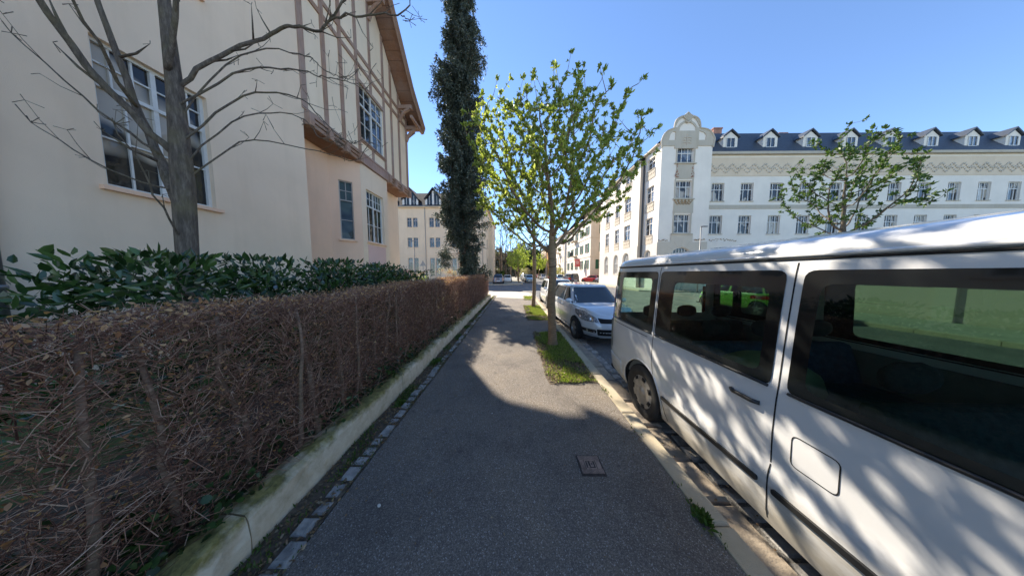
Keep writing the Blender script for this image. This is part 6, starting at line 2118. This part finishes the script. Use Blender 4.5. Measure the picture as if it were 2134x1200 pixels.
def shutter_building():
    root = empty('corner_building', label='grey beige building with green shutters and roof terrace behind the white corner building', cat='building')
    Y = 40.0; XA, XB = 14.2, 24.0
    holes = []
    rows = [(9.05, 10.65), (5.7, 7.4), (2.5, 4.25)]
    for x in (15.8, 19.4):
        for a, b in rows: holes.append(rect(x, x + 1.05, a, b))
    wall('front_wall', root, (0, Y, 0), '-y', rect(XA, XB, -.1, 12.0), holes, M['st_grey'], .2)
    for x in (15.8, 19.4):
        for a, b in rows:
            o = window(root, (x, Y, a), '-y', 1.05, b - a, (1, 1), .3, (1, 0), (0, 1), frame='win_white', pane='pane', sillmat='st_grey', depth=.15)
            for (xs) in ((x - .02, x + .52), (x + .53, x + 1.07)) if a > 5 else ((x - .6, x - .05), (x + 1.1, x + 1.65)):
                mb = MB(); mb.box(xs[0], xs[1], Y - .06, Y - .02, a, b)
                for z in np.arange(a + .08, b - .08, .12): mb.box(xs[0] + .05, xs[1] - .05, Y - .075, Y - .055, z, z + .05)
                mb.build('shutter', M['green'], root)
    hs = []; pl = []
    for y in (1.5, 5.0, 8.6, 12.2, 15.6):
        for a, b in rows: hs.append(rect(y, y + 1.1, a, b)); pl.append((y, a, b))
    wall('street_wall', root, (XA, Y + 18, 0), '-x', rect(0, 18, -.1, 12.0), hs, M['st_white'], .2)
    for y, a, b in pl:
        window(root, (XA, Y + 18 - y, a), '-x', 1.1, b - a, (1, 1), .3, (0, 0), (0, 1), frame='win_white', pane='pane_blue', sillmat='st_grey', depth=.15)
        for k in (-.55, 1.12):
            mb = MB(); mb.box(XA - .06, XA - .02, Y + 18 - y - k - .52, Y + 18 - y - k, a, b); mb.build('shutter', M['green'], root)
    mb = MB()
    for z in (4.75, 8.3): mb.box(XA - .05, XB, Y - .06, Y - .002, z, z + .12); mb.box(XA - .06, XA - .002, Y - .05, Y + 18, z, z + .12)
    for z in np.arange(.6, 4.5, .5): mb.box(XA - .01, XB, Y - .012, Y - .002, z, z + .03)
    mb.box(XA - .4, XB, Y - .5, Y, 12.0, 12.2); mb.box(XA - .5, XA - .002, Y, Y + 18, 12.0, 12.2)
    mb.build('cornice', M['st_grey'], root)
    mb = MB()
    mb.box(XA - .2, XB, Y - .4, Y + .3, 12.2, 12.35)
    for x in np.arange(XA - .2, XB, .28): mb.box(x, x + .04, Y - .4, Y - .36, 12.3, 13.0)
    mb.box(XA - .2, XB, Y - .42, Y - .34, 13.0, 13.06); mb.build('terrace_railing', M['st_grey'], root)
    mb = MB(); mb.box(XA + .8, XB, Y + .6, Y + 6, 12.2, 14.0); mb.build('attic_storey', M['st_white'], root)
    for x in (15.5, 17.3, 19.1): window(root, (x, Y + .59, 12.5), '-y', 1.4, 1.3, (1, 1, 1), .3, (0, 0), (0, 1), frame='win_white', pane='pane', sill=False, depth=-.01)
    mb = MB(); V = [(XA - .6, Y - .6, 14.0), (XB, Y - .6, 14.0), (XB, Y + 18, 14.0), (XA - .6, Y + 18, 12.2), (XA + 4, Y + 4, 17), (XB, Y + 4, 17), (XA + 4, Y + 18, 16)]
    mb.add(V, [(0, 1, 5, 4), (0, 4, 6, 3), (4, 5, 2, 6)]); mb.build('roof', M['tiles2'], root)
    # balconies on the street side
    for (y, z) in ((Y + 9.6, 5.5), (Y + 9.6, 9.0)):
        mb = MB(); mb.box(XA - 1.0, XA, y - 1.3, y + 1.3, z - .15, z)
        mb.build('balcony_floor', M['st_grey'], root)
        mb = MB()
        for t in np.arange(-1.3, 1.31, .13): mb.box(XA - 1.0, XA - .97, y + t, y + t + .025, z, z + .95)
        mb.box(XA - 1.02, XA - .95, y - 1.3, y + 1.3, z + .95, z + 1.0); mb.build('balcony_railing', M['trim'], root)
    rebase(root, (18, 48, 0))
shutter_building()

def row_house(label, X, Y0, Y1, H, mat, nwin, seed=0, roof=3.5, face='-x', depth=9, balc=False):
    root = empty('town_house', label=label, cat='building')
    s_ = 1 if face == '-x' else -1
    n = nwin; sp = (Y1 - Y0) / n
    fl = int(H // 3.4)
    holes = []; pl = []
    for i in range(n):
        for k in range(fl):
            u = sp * (i + .5) - .55; a = 1.4 + 3.4 * k; holes.append(rect(u, u + 1.1, a, a + 1.8)); pl.append((u, a))
    loc = (X, Y1, 0) if face == '-x' else (X, Y0, 0)
    wall('street_wall', root, loc, face, rect(0, Y1 - Y0, -.1, H), holes, mat, .2)
    for u, a in pl: window(root, (X, (Y1 - u) if face == '-x' else (Y0 + u), a), face, 1.1, 1.8, (1, 1), .3, frame='win_white', pane='pane_blue', sillmat='st_grey', depth=.15)
    # end wall facing the camera
    hs = [rect(2.0, 3.0, 1.4 + 3.4 * k, 3.2 + 3.4 * k) for k in range(fl)]
    x0 = X if s_ > 0 else X - depth
    wall('end_wall', root, (x0, Y0, 0), '-y', rect(0, depth, -.1, H), hs, mat, .2)
    for k in range(fl): window(root, (x0 + 2.0, Y0, 1.4 + 3.4 * k), '-y', 1.0, 1.8, (1, 1), .3, frame='win_white', pane='pane_blue', sillmat='st_grey', depth=.15)
    mb = MB(); xa = X; xb = X + s_ * depth
    mb.box(min(xa, xb) - .35, max(xa, xb), Y0 - .3, Y1 + .3, H, H + .2); mb.build('cornice', M['st_grey'], root)
    mb = MB(); V = [(xa - s_ * .4, Y0 - .3, H + .2), (xa - s_ * .4, Y1 + .3, H + .2), (xa + s_ * depth * .5, Y1 - 2, H + roof), (xa + s_ * depth * .5, Y0 + 2, H + roof), (xb, Y1, H + .2), (xb, Y0, H + .2)]
    mb.add(V, [(0, 1, 2, 3), (3, 2, 4, 5), (0, 3, 5), (1, 4, 2)]); mb.build('roof', M['tiles2'], root)
    mb = MB(); mb.box(min(xb, xb - s_ * .1), max(xb, xb - s_ * .1), Y0, Y1, 0, H); mb.box(min(xa, xb), max(xa, xb), Y1 - .1, Y1, 0, H); mb.build('rear_walls', mat, root)
    if balc:
        for k in range(1, fl):
            y = (Y0 + Y1) / 2; z = 1.0 + 3.4 * k
            mb = MB(); mb.box(X - 1.1, X, y - 1.5, y + 1.5, z - .15, z)
            for t in np.arange(-1.5, 1.5, .15): mb.box(X - 1.1, X - 1.06, y + t, y + t + .03, z, z + 1)
            mb.build('balcony', M['st_grey'], root)
    rebase(root, ((xa + xb) / 2, (Y0 + Y1) / 2, 0))
row_house('pale grey building with balconies farther down the right side, next to the green shutters', 13.9, 59.5, 72, 12.5, M['st_white'], 4, balc=True)
row_house('orange house farthest down the right side of the street', 13.2, 73.5, 86, 11.0, M['st_orange2'], 4)
row_house('pale town house far down the street, beyond the orange one', 13.0, 88, 104, 12.0, M['st_cream'], 5)
row_house('cream town house on the left beyond the bare trees', -10.0, 66, 84, 11.0, M['st_cream'], 5, face='+x')
row_house('red brown house in the far left side street behind the beige building', -34, 36, 52, 10.5, M['orn_red'], 4, face='+x')

# ------------------------------------------------------------------ trees farther off
def env_oval(z0, z1, r, low=.35):
    return lambda z: r * max(.12, math.sin(math.pi * min(1, max(0, (z - z0) / (z1 - z0))) ** .75)) + low * .1
gt = 'tall bare trees down the left side of the street'
for i, (x, y, h, r_) in enumerate([(-3.4, 52, 17, 3.2), (-3.6, 60, 19, 3.6), (-1.2, 70, 20, 4.2), (0.5, 84, 22, 5), (-1.9, 46.5, 14, 2.6), (6.6, 96, 21, 5)]):
    lb = ['bare tree nearest to the beige building corner, with two slanting stems', 'second bare tree from the beige building', 'third bare tree from the beige building', 'fourth bare tree, rising behind the lime green tree', 'smaller bare tree just left of the lime green tree', 'bare tree at the far end of the street beside the dark evergreen'][i]
    tree('bare_street_tree', lb, (x, y, 0), h * .22, env_oval(h * .22, h, r_), h * .25, h, 330, 0, 0, M['bark_dark'], None, .24, seed=40 + i, group=gt, step=.45, kill=.8, tipr=.022, infl=5, k=4, up=.2)
tree('lime_tree', 'small bright lime green tree on the far footpath in front of the pale blue car', (.75, 37.5, 0), 2.3, env_oval(2.0, 7.4, 2.4), 2.4, 7.2, 420, 0, 0, M['bark1'], M['leaf_lime'], .11, 9, .22, .13, seed=50,
     group='lime green young trees beyond the crossing', step=.25, kill=.5, tipr=.015, infl=3, k=5)
tree('lime_tree', 'farther bright lime green tree on the far footpath', (.75, 47, 0), 2.3, env_oval(2.0, 8.0, 2.6), 2.4, 7.8, 300, 0, 0, M['bark1'], M['leaf_lime'], .12, 9, .28, .16, seed=51,
     group='lime green young trees beyond the crossing', step=.3, kill=.6, tipr=.02, infl=3, k=4)
tree('lime_tree', 'farthest bright lime green tree, on the right side of the street before the evergreen', (7.6, 66, 0), 2.6, env_oval(2.2, 8.5, 3.0), 2.6, 8.3, 260, 0, 0, M['bark1'], M['leaf_lime'], .13, 9, .34, .2, seed=53,
     group='lime green young trees beyond the crossing', step=.35, kill=.7, tipr=.024, infl=3, k=4)
tree('garden_tree', 'green garden tree above the van roof at the right, before the white building wing', (19.5, 13.0, .1), 3.6, env_oval(3.5, 10.8, 2.7), 3.8, 10.6, 520, 0, 0, M['bark_dark'], M['leaf_dark'], .17, 9, .17, .09, seed=52,
     step=.22, kill=.42, tipr=.009, infl=3, k=5)
leaf_bush('evergreen_tree', 'dark dense evergreen at the far end of the street', 7.5, 92, 4.5, 4, 0, 11, 5200, .8, .4, M['laurel'], cat='tree', seed=61)
leaf_bush('blossom_shrub', 'pale blossoming shrub at the far end of the street below the evergreen', 4.6, 86, 2.4, 2, 0, 3.6, 1500, .3, .22, leafmat('pale blossom', [(0.35, 0.30, 0.18), (0.5, 0.45, 0.3), (0.6, 0.56, 0.45)], .3), seed=62)
leaf_bush('blossom_shrub', 'yellowish shrub before the far pale houses, behind the maroon people carrier', 12.0, 56, 1.3, 3.5, 0, 3.0, 1500, .22, .14, leafmat('yellow blossom', [(0.30, 0.26, 0.09), (0.42, 0.38, 0.16), (0.25, 0.25, 0.1)], .3), seed=63)
leaf_bush('blossom_shrub', 'pinkish white flowering shrub in the garden right of the spruce foot', -5.2, 13.4, 1.9, .5, .2, 2.0, 1300, .055, .045, leafmat('white blossom', [(0.45, 0.36, 0.33), (0.6, 0.55, 0.5), (0.35, 0.12, 0.12), (0.25, 0.2, 0.1)], .3), seed=64)
leaf_bush('garden_bush', 'yellow green sunlit bush behind the hedge left of the spruce', -6.0, 11.6, 1.2, .6, .2, 1.55, 1800, .07, .04, M['leaf_lime'], seed=65)
leaf_bush('clipped_hedge', 'low green hedge along the far left footpath beyond the grey estate car', -2.6, 50, .6, 8, 0, 2.0, 3000, .25, .16, M['leaf_dark'], cat='hedge', seed=66)
# garden on the right hand side, seen beyond and through the van
def garden_wall():
    root = empty('garden_wall', (15.2, 0, 0), label='rendered garden wall with pillars on the opposite side of the street', cat='wall')
    mb = MB(); mb.box(-.12, .12, -10, 10.9, -.2, 1.25); mb.build('wall_panel', M['st_grey'], root)
    mb = MB(); mb.box(.12, 45, 10.66, 10.9, -.2, 1.25); mb.build('wall_panel', M['st_grey'], root)
    mb = MB(); mb.box(-.17, .17, -10, 10.95, 1.25, 1.33); mb.box(.17, 45, 10.61, 10.95, 1.25, 1.33); mb.build('coping', M['orn_red'], root)
    for y in np.arange(-9, 11, 3.3):
        mb = MB(); mb.box(-.2, .2, y - .2, y + .2, -.2, 1.6); mb.box(-.24, .24, y - .24, y + .24, 1.6, 1.68); mb.build('pillar', M['st_sand'], root, bevel=.01)
garden_wall()
for k, (x, y, lb) in enumerate([(17.2, 8.5, 'dark shrub behind the opposite garden wall, nearest the junction'), (17.5, 5.0, 'dark shrub behind the opposite garden wall, second from the junction'), (17.4, 1.5, 'dark shrub behind the opposite garden wall, third from the junction')]):
    leaf_bush('garden_shrub', lb, x, y, 1.3, 1.5, .1, 3.0 - .3 * k, 1500, .16, .08, M['laurel'], seed=70 + k, group='shrubs behind the opposite garden wall')

# pale paving at the near corner of the crossing
M['pale'] = stucco('pale worn paving', (0.52, 0.47, 0.39), (0.6, 0.58, 0.52), 0.5, 60, 0.5)
mb = MB(); pp = dense([(-40, 14.9), (-1.0, 14.6), (1.28, 13.7), (1.28, 17.8)] + arcpts(-0.19, 17.8, 1.46, 0, 90)[1:] + [(-40, 19.26)], .6)
V2, F = sheet(pp); mb.add([(a, b, 0.006) for a, b in V2], F); struct(mb.build('pavement', M['pale']))

# far end of the street: wooded mass
def far_wood():
    rng = np.random.default_rng(77)
    parts = []
    for i in range(110):
        x = rng.uniform(-75, 75); y = rng.uniform(112, 150); h = rng.uniform(10, 20); r_ = rng.uniform(3, 5.5)
        n = 420
        u = rng.normal(size=(n, 3)); u /= np.linalg.norm(u, axis=1, keepdims=True); u *= rng.uniform(.4, 1, (n, 1)) ** .5
        P = np.array([x, y, h * .6]) + u * np.array([r_, r_, h * .42])
        parts.append(np_leaves(P, rng.normal(size=(n, 3)), 1.2, .8, rng, .3))
    for i in range(110):
        x = -75 + 150 * i / 110; y = rng.uniform(108, 116)
        P = np.array([x, y, 2.2]) + rng.normal(0, 1, (160, 3)) * np.array([1.2, .8, 1.2])
        parts.append(np_leaves(P, rng.normal(size=(160, 3)), 1.1, .8, rng, .3))
    V, F = catm(parts)
    tag(np_mesh('far_wood', V, F, leafmat('far foliage', [(0.10, 0.09, 0.06), (0.14, 0.13, 0.07), (0.20, 0.18, 0.12)], .2)), kind='stuff')
far_wood()

# ------------------------------------------------------------------ lamps and signs
def lamp(label, x, y, h, arm, rz):
    root = empty('street_lamp', (x, y, 0), rz, label=label, cat='street lamp', group='street lamps at the junction')
    mb = MB(); mb.tube([(0, 0, 0), (0, 0, 1.0), (0, 0, 1.02), (0, 0, h)], [.06, .06, .045, .032], 12); mb.build('pole', M['zinc'], root, True)
    mb = MB(); mb.tube([(0, 0, h - .06), (.05, 0, h + .02), (arm * .3, 0, h + .05)], [.032, .03, .028], 8); mb.build('arm', M['zinc'], root, True)
    mb = MB(); mb.lathe([(.001, -.32), (.06, -.30), (.11, -.12), (.12, .1), (.08, .28), (.001, .32)], 14, 'x'); o = mb.build('lamp_head', M['zinc'], root, True, loc=(arm * .3 + .12, 0, h + .07)); o.scale = (1, 1, .45)
    mb = MB(); mb.box(-.2, .2, -.07, .07, -.07, -.04); mb.build('diffuser', M['win_white'], o)
lamp('grey street lamp standing before the white corner building, above the van roof', 16.35, 19.0, 5.7, .5, 0)
lamp('grey street lamp in front of the beige building left of the spruce', -14.5, 30.8, 6.25, .5, R(180))

def warning_sign():
    root = empty('warning_sign', (-13.4, 31.0, 0), label='triangular road sign seen from behind, right of the lamp by the beige building', cat='road sign')
    mb = MB(); mb.tube([(0, 0, 0), (0, 0, 3.5)], .03, 8); mb.build('post', M['zinc'], root, True)
    mb = MB(); P = rounded([(-.45, 2.75), (.45, 2.75), (0, 3.55)], .06); mb.prism(P, -.05, -.035, lambda a, b_, c_: (a, c_, b_)); mb.build('sign_plate', M['zinc'], root)
warning_sign()
def red_sign():
    root = empty('red_sign', (13.1, 44.5, 0), label='red square sign with a pale disc before the pale facades', cat='sign')
    mb = MB(); mb.tube([(0, 0, 0), (0, 0, 4.6)], .04, 8); mb.build('post', M['zinc'], root, True)
    mb = MB(); mb.box(-.55, .55, -.12, -.05, 3.0, 4.6); mb.build('sign_plate', M['p_red'], root, bevel=.02)
    mb = MB(); mb.lathe([(.001, -.135), (.36, -.135), (.36, -.121)], 24, 'y', (0, 0, 3.9)); mb.build('sign_disc', simple('pale red disc', (.6, .28, .25)), root)
red_sign()
